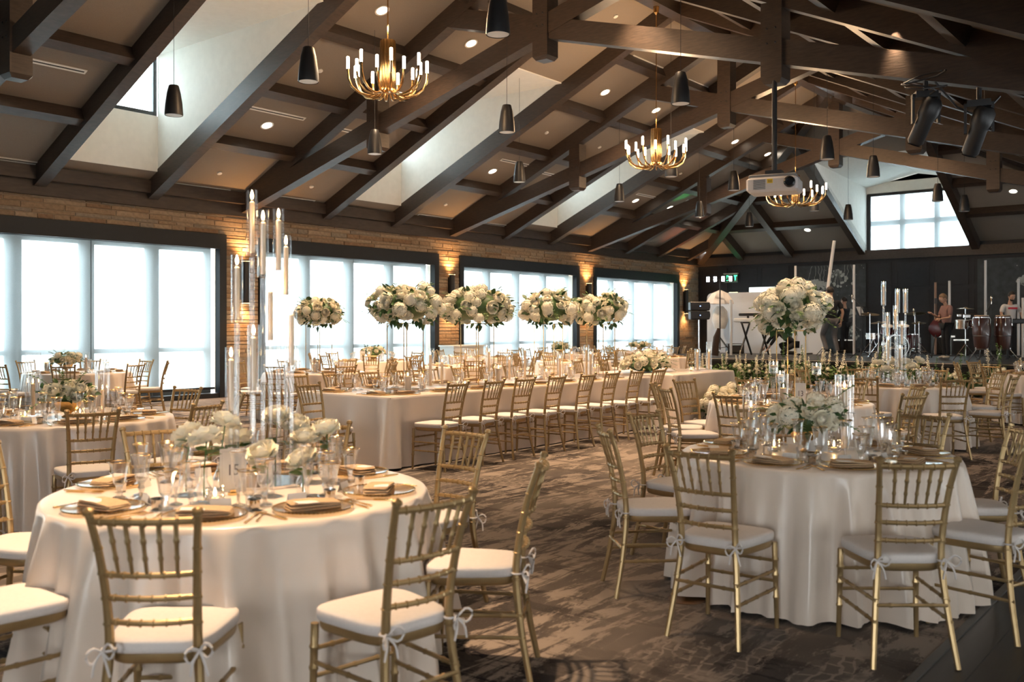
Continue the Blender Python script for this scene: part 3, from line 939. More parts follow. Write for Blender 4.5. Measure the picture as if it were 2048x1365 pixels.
# ================================================================== FURNITURE PROTOTYPES
def bamboo(p0, p1, r, ts, bump=1.32, n=8, taper=None):
    p0, p1 = Vector(p0), Vector(p1)
    Ln = (p1 - p0).length
    dt = 0.006 / Ln
    pts, rad = [p0], [r if not taper else taper[0]]
    for t in ts:
        for tt, k in ((t - 1.6 * dt, 1), (t - 0.7 * dt, bump), (t + 0.7 * dt, bump), (t + 1.6 * dt, 1)):
            rr = r if not taper else taper[0] + (taper[1] - taper[0]) * tt
            pts.append(p0.lerp(p1, tt)); rad.append(rr * k)
    pts.append(p1); rad.append(r if not taper else taper[1])
    return tube(pts, rad, n)

def polyline(pts, t):
    pts = [Vector(p) for p in pts]
    L_ = [(b - a).length for a, b in zip(pts, pts[1:])]
    s = t * sum(L_)
    for i, l in enumerate(L_):
        if s <= l or i == len(L_) - 1:
            return pts[i].lerp(pts[i + 1], min(1, s / l))
        s -= l
def smooth_pts(ctrl, n):
    """Catmull-Rom through control points"""
    c = [Vector(p) for p in ctrl]
    c = [c[0] * 2 - c[1]] + c + [c[-1] * 2 - c[-2]]
    out = []
    segs = len(c) - 3
    for i in range(n + 1):
        u = i / n * segs
        k = min(int(u), segs - 1); t = u - k
        a, b, d, e = c[k:k + 4]
        out.append(0.5 * ((2 * b) + (d - a) * t + (2 * a - 5 * b + 4 * d - e) * t * t + (3 * b - a - 3 * d + e) * t ** 3))
    return out

def rounded_trap(front, back, depth, yoff, k=4.2, n=36):
    """seat outline: list of (x, y); +y is the front"""
    o = []
    for i in range(n):
        a = 2 * pi * i / n
        cx, sy = cos(a), sin(a)
        x = abs(cx) ** (2 / k) * (1 if cx >= 0 else -1)
        y = abs(sy) ** (2 / k) * (1 if sy >= 0 else -1)
        w = (front + back) / 4 + (front - back) / 4 * y
        o.append((x * w, y * depth / 2 + yoff))
    return o
def slab(outline, zs):
    """stack of (z, inset-scale) rings"""
    n = len(outline)
    cx = sum(p[0] for p in outline) / n; cyy = sum(p[1] for p in outline) / n
    V = []
    for z, s in zs:
        V += [(cx + (x - cx) * s, cyy + (y - cyy) * s, z) for x, y in outline]
    Fc = []
    for i in range(len(zs) - 1):
        for k in range(n):
            l = (k + 1) % n
            Fc.append((i * n + k, i * n + l, (i + 1) * n + l, (i + 1) * n + k))
    Fc.append(tuple(reversed(range(n)))); Fc.append(tuple(range((len(zs) - 1) * n, len(zs) * n)))
    return V, Fc

def chair_shapes(n=8):
    S = []
    post = lambda s: smooth_pts([(s * .186, -.262, 0), (s * .162, -.22, .22), (s * .142, -.195, .44), (s * .142, -.207, .60), (s * .153, -.245, .78), (s * .168, -.29, .915)], 22)
    def post_shape(s):
        base = post(s)
        ringz = (.30, .44, .55, .635, .72, .80)
        pts, rad = [], []
        for p in base:
            pts.append(p); rad.append(0.0125 + 0.004 * min(1, max(0, 1 - abs(p.z - .42) / .5)))
        out_p, out_r = [], []
        for i in range(len(pts) - 1):
            out_p.append(pts[i]); out_r.append(rad[i])
            for rz in ringz:
                if pts[i].z <= rz < pts[i + 1].z:
                    q = lambda t: pts[i].lerp(pts[i + 1], t)
                    t0 = (rz - pts[i].z) / (pts[i + 1].z - pts[i].z)
                    for dt, k in ((-.12, 1), (-.05, 1.22), (.05, 1.22), (.12, 1)):
                        t = min(.99, max(.01, t0 + dt))
                        out_p.append(q(t)); out_r.append(rad[i] * k)
        top = pts[-1]
        out_p += [top, top + Vector((0, -.002, .004)), top + Vector((0, -.006, .016)), top + Vector((0, -.009, .022))]
        out_r += [.013, .0185, .0185, .008]
        return tube(out_p, out_r, n)
    for s in (-1, 1): S.append(('back_post', post_shape(s), None))
    for s in (-1, 1): S.append(('front_leg', bamboo((s * .188, .185, 0), (s * .180, .175, .43), .014, (.36, .62, .80), 1.25, n, (.0115, .0155)), None))
    def px_at(z):
        for a, b in zip(post(1), post(1)[1:]):
            if a.z <= z <= b.z:
                t = (z - a.z) / (b.z - a.z)
                return a.x + (b.x - a.x) * t, a.y + (b.y - a.y) * t
        return post(1)[-1].x, post(1)[-1].y
    def rail(z, r, nr, bow=0.028):
        x, y = px_at(z)
        pts, rad = [], []
        m = 14
        for i in range(m + 1):
            t = i / m * 2 - 1
            pts.append((x * t, y - bow * (1 - t * t), z)); rad.append(r * (1.0 if (i % 2) else 1.0))
        pp, rr = [], []
        for i in range(m):
            a, b = Vector(pts[i]), Vector(pts[i + 1])
            pp.append(a); rr.append(r)
            if i % 2 == 1 and i < m:
                for t, k in ((.35, 1), (.45, 1.35), (.6, 1.35), (.7, 1)):
                    pp.append(a.lerp(b, t)); rr.append(r * k)
        pp.append(Vector(pts[-1])); rr.append(r)
        return tube(pp, rr, n)
    S.append(('top_rail', rail(.895, .0125, 5), None))
    for z in (.715, .637, .556): S.append(('back_rail', rail(z, .010, 5), None))
    xt, yt = px_at(.89); xb, yb = px_at(.715)
    for i in range(5):
        t = (i - 2) / 3 * 0.93
        a = (xb * t, yb - .028 * (1 - t * t), .715); b = (xt * t, yt - .028 * (1 - t * t), .89)
        S.append(('spindle', bamboo(a, b, .0075, (.33, .66), 1.35, max(6, n - 2), (.006, .0085)), None))
    o = rounded_trap(.405, .315, .39, -.005)
    S.append(('seat', slab(o, [(.412, .93), (.416, .97), (.428, 1.0), (.446, 1.0), (.452, .97)]), None))
    # stretchers: two on each side, two in front, one behind
    for s in (-1, 1):
        for z in (.29, .20):
            y0 = -.2 - (.44 - z) * .16
            S.append(('stretcher', bamboo((s * (.147 + (.44 - z) * .09), y0, z), (s * .184, .18, z), .0085, (.22, .5, .78), 1.3, max(6, n - 2)), None))
    for z in (.335, .235): S.append(('stretcher', bamboo((-.182, .18, z), (.182, .18, z), .0085, (.22, .5, .78), 1.3, max(6, n - 2)), None))
    for z in (.27,): S.append(('stretcher', bamboo((-.158, -.222, z), (.158, -.222, z), .0085, (.2, .5, .8), 1.3, max(6, n - 2)), None))
    return S
def cushion_shape():
    o = rounded_trap(.41, .32, .40, .0, 4.6, 40)
    V, Fc = slab(o, [(.447, .965), (.450, .995), (.466, 1.004), (.482, 1.0), (.488, .982), (.493, .87), (.495, .5)])
    return V, Fc
def tie_shape(s):
    """little bow where the cushion is tied to the back post"""
    c = Vector((s * .142, -.198, .465))
    out = [tube([c + Vector((.021 * cos(a), .021 * sin(a), 0)) for a in [2 * pi * i / 12 for i in range(12)]], .0045, 5, closed=True)]
    k = c + Vector((s * .012, -.024, 0))
    for q, (dx, dz) in enumerate(((.045, .012), (-.035, -.005))):
        loop = [k, k + Vector((dx * .6, -.02, dz + .02)), k + Vector((dx * 1.1, -.03, dz)), k + Vector((dx * .7, -.02, dz - .03)), k]
        out.append(tube(smooth_pts(loop, 9), .0042, 5))
    for dx in (.02, -.015):
        out.append(tube(smooth_pts([k, k + Vector((dx, -.02, -.03)), k + Vector((dx * 1.6, -.018, -.075))], 5), .0042, 5))
    return join(*out)

def make_chair(label, n=8):
    t = thing('chiavari_chair', label, 'chair')
    for nm, sh, _ in chair_shapes(n):
        part(nm, sh, GOLDP, t)
    c = part('cushion', cushion_shape(), CUSH, t, angle=60)
    for s in (-1, 1): part('tie', tie_shape(s), CUSH, c)
    return t
def make_far_chair(label):
    t = thing('chiavari_chair', label, 'chair')
    part('frame', join(*[sh for nm, sh, _ in chair_shapes(6) if nm != 'seat']), GOLDP, t)
    part('seat', [s for nm, s, _ in chair_shapes(6) if nm == 'seat'], GOLDP, t)
    part('cushion', cushion_shape(), CUSH, t, angle=60)
    return t
CHAIR = make_chair('x'); FCHAIR = make_far_chair('x')
CHAIR_SRC = {'near': [CHAIR, False], 'far': [FCHAIR, False]}
TSEQ = [0]
def depth_of(x, y): return x * FW[0] + y * FW[1]
def place_chair(x, y, face, label, group):
    """face: direction (radians) that the sitter looks"""
    key = 'near' if depth_of(x, y) < 13.5 else 'far'
    src = CHAIR_SRC[key]
    rz = face - pi / 2
    if not src[1]:
        src[1] = True
        o = src[0]; o.location = (x, y, 0); o.rotation_euler = (0, 0, rz); o['label'] = label; o['group'] = group
        return o
    return dup(src[0], (x, y, 0), rz, label, group)

SEC = {8: ['nearest the camera', 'on the near right side', 'on the right side', 'on the far right side', 'on the far side', 'on the far left side', 'on the left side', 'on the near left side'],
       10: ['nearest the camera', 'just right of the nearest', 'on the near right side', 'on the right side', 'on the far right side', 'on the far side', 'on the far left side', 'on the left side', 'on the near left side', 'just left of the nearest']}
def sectors(center, angs):
    """order labels of seats counter-clockwise, starting at the one nearest the camera"""
    base = atan2(-center[1], -center[0])
    n = len(angs)
    rel = [((a - base + pi) % (2 * pi)) - pi for a in angs]
    near = min(range(n), key=lambda i: abs(rel[i]))
    order = sorted(range(n), key=lambda i: (angs[i] - angs[near]) % (2 * pi))
    names = SEC[8] if n <= 8 else SEC[10]
    return {i: names[q] for q, i in enumerate(order)}

# ------------------------------------------------------------------ cloth
def round_cloth(R, seed, n=200, top=0.765, drop=0.012, amp=0.08, flare=0.035):
    r = random.Random(seed)
    fa = [(r.choice((11, 13)), r.uniform(0, 6.28), .30), (r.choice((19, 21, 23)), r.uniform(0, 6.28), .42), (r.choice((29, 31)), r.uniform(0, 6.28), .46), (7, r.uniform(0, 6.28), .25)]
    def w(a):
        s = 0
        for f, p, m in fa:
            q = sin(f * a + p)
            s += m * (1.5 * (abs(q) ** 1.7) * (1 if q > 0 else -.55))
        return s
    V, Fc = [], []
    zs = [(0, 0.0, top), (0, 0.5, top), (0, .9, top), (0, .985, top - .0015), (0.0, 1.0, top - .008), (.02, 1.004, top - .03), (.10, 1.008, top - .10), (.3, 1.01, top - .22), (.55, 1.012, top - .38), (.8, 1.015, top - .55), (.95, 1.02, .10), (1.0, 1.02, drop)]
    rows = []
    for t, k, z in zs[1:]:
        row = []
        for i in range(n):
            a = 2 * pi * i / n
            f = (t ** 0.62) * (amp * w(a + .06 * t * sin(3 * a)) + flare * t)
            rr = R * k + f
            zz = z if t < 1 else drop + 0.006 + 0.006 * w(a)
            row.append(len(V)); V.append((rr * cos(a), rr * sin(a), zz))
        rows.append(row)
    c = len(V); V.append((0, 0, top))
    for i in range(n): Fc.append((c, rows[0][i], rows[0][(i + 1) % n]))
    for a, b in zip(rows, rows[1:]):
        for i in range(n):
            j = (i + 1) % n
            Fc.append((a[i], b[i], b[j], a[j]))
    return V, Fc

def rect_cloth(hx, hy, seed, top=0.765, drop=0.012, step=0.035):
    r = random.Random(seed)
    rad = 0.045
    # perimeter as (x, y, nx, ny, cornerness)
    P = []
    for (cx, cy_, a0) in ((hx - rad, hy - rad, 0), (-hx + rad, hy - rad, pi / 2), (-hx + rad, -hy + rad, pi), (hx - rad, -hy + rad, 3 * pi / 2)):
        for i in range(9):
            a = a0 + pi / 2 * i / 8
            P.append((cx + rad * cos(a), cy_ + rad * sin(a), cos(a), sin(a)))
        nx = P[-1]
        nxt = {0: (-hx + rad, hy), pi / 2: (-hx, -hy + rad), pi: (hx - rad, -hy), 3 * pi / 2: (hx, hy - rad)}[a0]
        L_ = hypot(nxt[0] - nx[0], nxt[1] - nx[1]); m = max(2, int(L_ / step))
        for i in range(1, m):
            t = i / m
            P.append((nx[0] + (nxt[0] - nx[0]) * t, nx[1] + (nxt[1] - nx[1]) * t, nx[2], nx[3]))
    n = len(P)
    s = 0; S = [0]
    for i in range(1, n):
        s += hypot(P[i][0] - P[i - 1][0], P[i][1] - P[i - 1][1]); S.append(s)
    ph = [r.uniform(0, 6.28) for _ in range(4)]
    V, Fc, rows = [], [], []
    corners = [(hx, hy), (-hx, hy), (-hx, -hy), (hx, -hy)]
    for t, z in ((0, top), (0, top - .006), (.04, top - .03), (.15, top - .12), (.35, top - .26), (.6, top - .42), (.85, top - .6), (1, drop)):
        row = []
        for i, (x, y, nx, ny) in enumerate(P):
            dc = min(hypot(x - a, y - b) for a, b in corners)
            k = math.exp(-(dc / .11) ** 2)
            f = t ** .9 * (.016 * sin(S[i] * 9 + ph[0]) + .012 * sin(S[i] * 17 + ph[1]) + .010 * sin(S[i] * 4.1 + ph[2]) + .015) + k * .13 * t - t * .05 * math.exp(-((dc - .2) / .07) ** 2)
            inset = -0.006 if z == top else 0
            row.append(len(V)); V.append((x + nx * (f + inset), y + ny * (f + inset), z if t < 1 else drop + .02 * k))
        rows.append(row)
    Fc.append(tuple(rows[0]))
    for a, b in zip(rows, rows[1:]):
        for i in range(n):
            j = (i + 1) % n
            Fc.append((a[i], b[i], b[j], a[j]))
    return V, Fc

PLY = mat('plywood', (0.30, 0.20, 0.11), 0.6, scale=5, stretch=(1, 8, 1))
def round_table(x, y, R, label, seed, n=200):
    t = thing('round_table', label, 'table', (x, y, 0), 0)
    part('tabletop', lathe([(R - .02, .735), (R - .015, .74), (R - .015, .757), (R - .02, .76)], 40), PLY, t)
    part('pedestal', [lathe([(.05, .02), (.05, .735)], 12)] + [beam((0, 0, .03), (.35 * cos(a), .35 * sin(a), .03), .05, .03) for a in (0, pi / 2, pi, 1.5 * pi)], BLACK, t)
    part('tablecloth', round_cloth(R, seed, n), SATIN, t, angle=80)
    return t

# ------------------------------------------------------------------ tableware prototypes (shared meshes)
def facet(prof, n, c0=True, c1=False): return lathe(prof, n, cap0=c0, cap1=c1)
ME = {}
ME['goblet_bowl'] = mesh('bowl', facet([(.0, .075), (.018, .076), (.028, .09), (.031, .12), (.034, .155), (.043, .19)], 12, False), CRYST, smooth=True, angle=20)
ME['goblet_stem'] = mesh('stem', facet([(.034, .0), (.032, .005), (.010, .013), (.009, .03), (.014, .045), (.009, .06), (.018, .076)], 8), STEMG, smooth=False)
ME['goblet_rim'] = mesh('gold_rim', tube([(.043 * cos(a), .043 * sin(a), .19) for a in [2 * pi * i / 20 for i in range(20)]], .0016, 4, closed=True), GOLD)
ME['tumbler_bowl'] = mesh('bowl', facet([(.0, .055), (.016, .056), (.026, .07), (.030, .10), (.036, .135), (.046, .158)], 12, False), CRYST, smooth=True, angle=20)
ME['tumbler_stem'] = mesh('stem', facet([(.033, .0), (.030, .006), (.012, .013), (.012, .035), (.016, .056)], 8), STEMG, smooth=False)
ME['tumbler_rim'] = mesh('gold_rim', tube([(.046 * cos(a), .046 * sin(a), .158) for a in [2 * pi * i / 20 for i in range(20)]], .0016, 4, closed=True), GOLD)
ME['flute_bowl'] = mesh('bowl', facet([(.0, .07), (.012, .072), (.02, .10), (.024, .15), (.028, .20), (.034, .225)], 12, False), CRYST, smooth=True, angle=20)
ME['flute_stem'] = mesh('stem', facet([(.032, .0), (.030, .004), (.007, .012), (.006, .05), (.012, .072)], 8), STEMG, smooth=False)
ME['flute_rim'] = mesh('gold_rim', tube([(.034 * cos(a), .034 * sin(a), .225) for a in [2 * pi * i / 16 for i in range(16)]], .0014, 4, closed=True), GOLD)
ME['plate'] = mesh('plate', lathe([(.0, .004), (.10, .004), (.125, .007), (.158, .013), (.158, .016), (.12, .010), (.0, .008)], 40, cap0=False, cap1=False), CHARG)
def beaded(R, nb, z, r):
    pts = [(R * cos(a), R * sin(a), z) for a in [2 * pi * i / (nb * 2) for i in range(nb * 2)]]
    return tube(pts, [r if i % 2 else r * .45 for i in range(nb * 2)], 5, closed=True)
ME['beads'] = mesh('beaded_rim', beaded(.158, 60, .015, .0042), GOLD)
def napkin_shape():
    out = []
    for i, (w, d, z, a) in enumerate(((.215, .115, .0, 0), (.21, .112, .009, .03), (.205, .108, .018, -.02))):
        s = slab([(p[0], p[1]) for p in rounded_trap(w, w, d, 0, 9, 28)], [(z + .001, .97), (z + .004, 1.0), (z + .0075, .975)])
        s = ([(x, y, zz + .006 * sin(x * 14 + i) * (1 if i == 2 else .3)) for x, y, zz in s[0]], s[1])
        out.append(mv(s, rz=a))
    return join(*out)
ME['napkin'] = mesh('napkin', napkin_shape(), NAPK, angle=60)
ME['menu'] = mesh('menu_card', box(-.045, .045, -.03, .03, 0, .0015), PAPER, smooth=False)
ME['placecard'] = mesh('place_card', [([(-.04, -.013, 0), (.04, -.013, 0), (.04, 0, .042), (-.04, 0, .042), (.04, .013, 0), (-.04, .013, 0)], [(0, 1, 2, 3), (3, 2, 4, 5)])], PAPER, smooth=False)
def knife_shape():
    hd = slab([(x, y) for x, y in rounded_trap(.012, .014, .10, -.05, 4, 12)], [(0, .9), (.002, 1), (.005, 1), (.007, .8)])
    bl = slab([(-.006, 0), (.006, 0), (.007, .07), (.004, .105), (-.004, .115), (-.007, .05)], [(.002, 1), (.0035, 1)])
    return join(hd, bl)
ME['knife'] = mesh('knife', knife_shape(), GOLD)
def fork_shape():
    hd = slab([(x, y) for x, y in rounded_trap(.006, .013, .11, -.055, 4, 12)], [(0, .9), (.002, 1), (.004, 1), (.005, .8)])
    nk = box(-.003, .003, -.005, .035, .003, .006)
    pl = slab([(-.004, .033), (.004, .033), (.011, .05), (.011, .065), (-.011, .065), (-.011, .05)], [(.003, 1), (.006, 1)])
    ti = [box(x - .0015, x + .0015, .064, .10, .004, .006) for x in (-.0095, -.0032, .0032, .0095)]
    return join(hd, nk, pl, *ti)
ME['fork'] = mesh('fork', fork_shape(), GOLD)
ME['cup'] = mesh('silver_cup', lathe([(.018, 0), (.02, .003), (.024, .04), (.028, .044), (.026, .047), (.022, .042), (.017, .01)], 20, cap1=True), SILVER)

GC = {'goblet': ('water_goblet', 'tall gold-rimmed goblet', 'glass'), 'tumbler': ('footed_tumbler', 'flared footed tumbler', 'glass'), 'flute': ('champagne_flute', 'slim champagne flute', 'glass')}
def glassware(kind, x, y, z, where, group):
    nm, ds, cat = GC[kind]
    t = thing(nm, ds + ' ' + where, cat, (x, y, z), RNG.uniform(0, 6), group)
    obj('bowl', ME[kind + '_bowl'], t); obj('stem', ME[kind + '_stem'], t); obj('gold_rim', ME[kind + '_rim'], t)
    return t
TZ = .7665
def setting(cx, cy, ang, R, where, gname, full=True, inward=None, cardless=False):
    """one place: ang = outward direction to the chair; cx,cy = table centre or edge reference"""
    o = Vector((cos(ang), sin(ang))); s = Vector((-sin(ang), cos(ang)))     # s: to the sitter's left?
    def P(rr, side): v = Vector((cx, cy)) + o * rr + s * side; return v.x, v.y
    rz = ang + pi / 2
    x, y = P(R - .19, 0)
    c = thing('charger_plate', 'glass charger with beaded gold rim ' + where, 'plate', (x, y, TZ - .002), 0, 'charger plates on ' + gname)
    obj('plate', ME['plate'], c); obj('beaded_rim', ME['beads'], c)
    nz_ = RNG.uniform(-.35, .35)
    tag(obj('napkin', ME['napkin'], loc=(x, y, TZ + .0075), rot=(0, 0, rz + nz_)), 'folded tan linen napkin ' + where, 'napkin', 'napkins on ' + gname)
    if full:
        a = P(R - .17, -.04)
        tag(obj('menu_card', ME['menu'], loc=(a[0], a[1], TZ + .0365), rot=(0, 0.05, rz + nz_ + .1)), 'cream menu card on the napkin ' + where, 'card', 'menu cards on ' + gname)
        a = P(R - .36, 0.02)
        tag(obj('place_card', ME['placecard'], loc=(a[0], a[1], TZ), rot=(0, 0, rz + RNG.uniform(-.3, .3))), 'folded cream place card ' + where, 'card', 'place cards on ' + gname)
        for nm, sd in (('fork', .185), ('knife', -.185)):
            a = P(R - .17, sd)
            tag(obj(nm, ME[nm], loc=(a[0], a[1], TZ), rot=(0, 0, rz + RNG.uniform(-.06, .06))), 'gold dinner %s ' % nm + where, nm, '%ss on ' % nm + gname)
        a = P(R - .19, .215)
        tag(obj('fork', ME['fork'], loc=(a[0], a[1], TZ), rot=(0, 0, rz + RNG.uniform(-.06, .06)), scale=.88), 'smaller outer gold salad fork ' + where, 'fork', 'salad forks on ' + gname)
        a = P(R - .33, .16)
        tag(obj('silver_cup', ME['cup'], loc=(a[0], a[1], TZ)), 'tiny silver cup ' + where, 'cup', 'silver cups on ' + gname)
    for kd, rr, sd in (('goblet', R - .40, -.11), ('tumbler', R - .36, -.20), ('flute', R - .46, -.19)) if full else (('goblet', R - .40, -.10), ('tumbler', R - .37, -.19)):
        a = P(rr + RNG.uniform(-.012, .012), sd + RNG.uniform(-.012, .012))
        glassware(kd, a[0], a[1], TZ, where, 'glasses on ' + gname)

# ------------------------------------------------------------------ candles
flame_me = mesh('flame', lathe([(.0, 0), (.0045, .006), (.006, .014), (.004, .026), (.0, .038)], 8, cap0=False, cap1=False), FLAME)
wick_me = mesh('wick', lathe([(.0012, 0), (.001, .012)], 5), BLACK)
def ribbed(R, h, lobes, n=72):
    V, Fc = lathe([(R, 0), (R, h)], n, cap0=False, cap1=False, amp=.035, lobes=lobes)
    return V, Fc
HM = {}
def candle_part(parent, r, h, z0, x=0, y=0, lit=True):
    k = ('w', r, round(h, 2))
    if k not in HM: HM[k] = mesh('candle', lathe([(r, 0), (r, h - .004), (r * .8, h), (.002, h - .003)], 16), WAX)
    c = obj('candle', HM[k], parent, loc=(x, y, z0))
    obj('wick', wick_me, c, loc=(0, 0, h - .003))
    obj('flame', flame_me, c, loc=(0, 0, h + .004))
    return c
def hurricane(x, y, z, R, h, ch, cr, label, group, rib=True):
    t = thing('hurricane_candle', label, 'candle', (x, y, z), RNG.uniform(0, 1), group)
    k = ('h', R, h, rib)
    if k not in HM:
        HM[k] = mesh('glass_chimney', ribbed(R, h, 18) if rib else lathe([(R, 0), (R, h)], 32, cap0=False, cap1=False), ACRYL if rib else GLASS)
        HM[('hb', R)] = mesh('glass_base', lathe([(R * 1.02, 0), (R * 1.02, .008)], 32), GLASS)
    obj('glass_chimney', HM[k], t); obj('glass_base', HM[('hb', R)], t)
    candle_part(t, cr, ch, .008)
    return t
def diamond(R, h):
    V, Fc = [], []
    n, m = 18, 6
    for i in range(m + 1):
        for k in range(n):
            a = 2 * pi * (k + .5 * (i % 2)) / n
            V.append((R * cos(a), R * sin(a), h * i / m))
    W = len(V)
    for i in range(m):
        for k in range(n):
            l = (k + 1) % n
            q = (i * n + k, i * n + l, (i + 1) * n + l, (i + 1) * n + k)
            c = [sum(V[j][d] for j in q) / 4 for d in range(3)]
            rr = hypot(c[0], c[1]); c[0] *= (rr + .004) / rr; c[1] *= (rr + .004) / rr
            V.append(tuple(c)); ci = len(V) - 1
            Fc += [(q[0], q[1], ci), (q[1], q[2], ci), (q[2], q[3], ci), (q[3], q[0], ci)]
    Fc.append(tuple(reversed(range(n))))
    return V, Fc
vot_me = mesh('cut_glass_cup', diamond(.038, .072), CRYST, smooth=False)
def votive(x, y, z, label, group):
    t = thing('votive_candle', label, 'candle', (x, y, z), RNG.uniform(0, 1), group)
    obj('cut_glass_cup', vot_me, t)
    candle_part(t, .02, .02, .006)
    return t

# ------------------------------------------------------------------ flowers
def petal(w, l, cup, tip, nu=4, nv=4):
    """petal in its own frame: base at origin, grows along +z, faces +x outward curl"""
    V, Fc = [], []
    for j in range(nv + 1):
        v = j / nv
        ww = w * (sin(pi * min(.98, .12 + v * .80)) ** .7)
        for i in range(nu + 1):
            u = i / nu * 2 - 1
            x = cup * (1 - u * u) * -.35 * w + l * tip * v * v + .12 * w * sin(u * 5 + v * 3) * v
            V.append((x, u * ww / 2, l * v - .12 * l * abs(u) ** 2 * v))
    for j in range(nv):
        for i in range(nu):
            a = j * (nu + 1) + i
            Fc.append((a, a + 1, a + nu + 2, a + nu + 1))
    return V, Fc
def rose_shape(seed, openness=1.0):
    """layered cupped petals, each a patch of a sphere whose rim curls outward"""
    r = random.Random(seed)
    out = [ball((0, 0, .36), .17, .17, .20, 8, 5)]
    for ring, (n, R, rim, wid, curl) in enumerate(((3, .14, 12, 1.3, 0), (4, .22, 24, 1.25, .08), (5, .29, 36, 1.15, .18), (6, .35, 48, 1.05, .28), (7, .40, 60, .98, .38), (8, .44, 74, .92, .48), (8, .46, 92, .90, .56))):
        rim = rim * openness
        for k in range(n):
            a0 = 2 * pi * (k + .45 * ring) / n + r.uniform(-.12, .12)
            rr = rim + r.uniform(-6, 6); cc = curl + r.uniform(-.03, .05)
            V, Fc = [], []
            nu, nv = 4, 4
            for j in range(nv + 1):
                v = j / nv
                ph = radians(150 + (rr - 150) * v)
                hw = wid * (.35 + .65 * sin(pi * min(1, v * .62 + .12))) * .62
                for i in range(nu + 1):
                    u = i / nu * 2 - 1
                    p2 = ph + radians(16) * u * u * v
                    q = R * (1 + cc * v ** 3 + .10 * sin(u * 5 + k) * v * v)
                    az = a0 + hw * u
                    V.append((q * sin(p2) * cos(az), q * sin(p2) * sin(az), .36 + q * cos(p2) * .9))
            for j in range(nv):
                for i in range(nu):
                    c = j * (nu + 1) + i
                    Fc.append((c, c + 1, c + nu + 2, c + nu + 1))
            out.append((V, Fc))
    return join(*out)
def hydrangea_shape(seed, nf=120):
    r = random.Random(seed)
    out = [ball((0, 0, .42), .40, .40, .34, 10, 6)]
    for i in range(nf):
        z = 1 - 1.55 * (i + .5) / nf
        ph = i * 2.399963
        q = sqrt(max(0, 1 - z * z))
        d = Vector((q * cos(ph), q * sin(ph), z))
        c = Vector((0, 0, .42)) + Vector((d.x * .56, d.y * .56, d.z * .50)) * r.uniform(.84, 1.10)
        M = Matrix.Translation(c) @ d.to_track_quat('Z', 'Y').to_matrix().to_4x4() @ Matrix.Rotation(r.uniform(0, 1.6), 4, 'Z')
        V = [(0, 0, -.01)]; Fc = []
        for k in range(4):
            a = pi / 2 * k
            b = len(V)
            V += [(.085 * cos(a - .6), .085 * sin(a - .6), .035), (.125 * cos(a), .125 * sin(a), .015), (.085 * cos(a + .6), .085 * sin(a + .6), .035)]
            Fc.append((0, b, b + 1, b + 2))
        out.append(xf((V, Fc), M))
    return join(*out)
ROSES = [mesh('rose_bloom', rose_shape(s, 1.0 if s < 2 else .8), PETAL, angle=70) for s in range(3)]
BIGROSE = [mesh('garden_rose', rose_shape(10 + s, 1.12), PETAL, angle=70) for s in range(2)]
HYDR = [mesh('hydrangea_head', hydrangea_shape(s), PETAL if s else PETALG, angle=60) for s in range(2)]
def leaf(l, w):
    V = [(0, 0, 0), (w / 2, l * .35, .05 * l), (0, l * .4, 0), (-w / 2, l * .35, .05 * l), (w * .3, l * .75, .0), (0, l * .72, -.04 * l), (-w * .3, l * .75, 0), (0, l, -.1 * l)]
    return V, [(0, 1, 2), (0, 2, 3), (1, 4, 5, 2), (2, 5, 6, 3), (4, 7, 5), (5, 7, 6)]
def orient(d, c, roll=0, s=1):
    return Matrix.Translation(c) @ Vector(d).to_track_quat('Y', 'Z').to_matrix().to_4x4() @ Matrix.Rotation(roll, 4, 'Y') @ Matrix.Scale(s, 4)
def bloom_up(d): return Vector(d).to_track_quat('Z', 'Y').to_euler()
def sprig(r, c, d, L_):
    out = []
    d = Vector(d).normalized(); c = Vector(c)
    side = d.cross(Vector((0, 0, 1)));
    if side.length < .1: side = Vector((1, 0, 0))
    side.normalize()
    pts = [c + d * L_ * i / 5 + Vector((0, 0, -.25 * L_ * (i / 5) ** 2)) for i in range(6)]
    out.append(tube(pts, .0018, 4, caps=False))
    for i in range(1, 6):
        for s in (-1, 1):
            dd = (d * .5 + side * s).normalized()
            out.append(xf(leaf(.032, .02), orient(dd, pts[i], r.uniform(-.6, .6))))
    return out
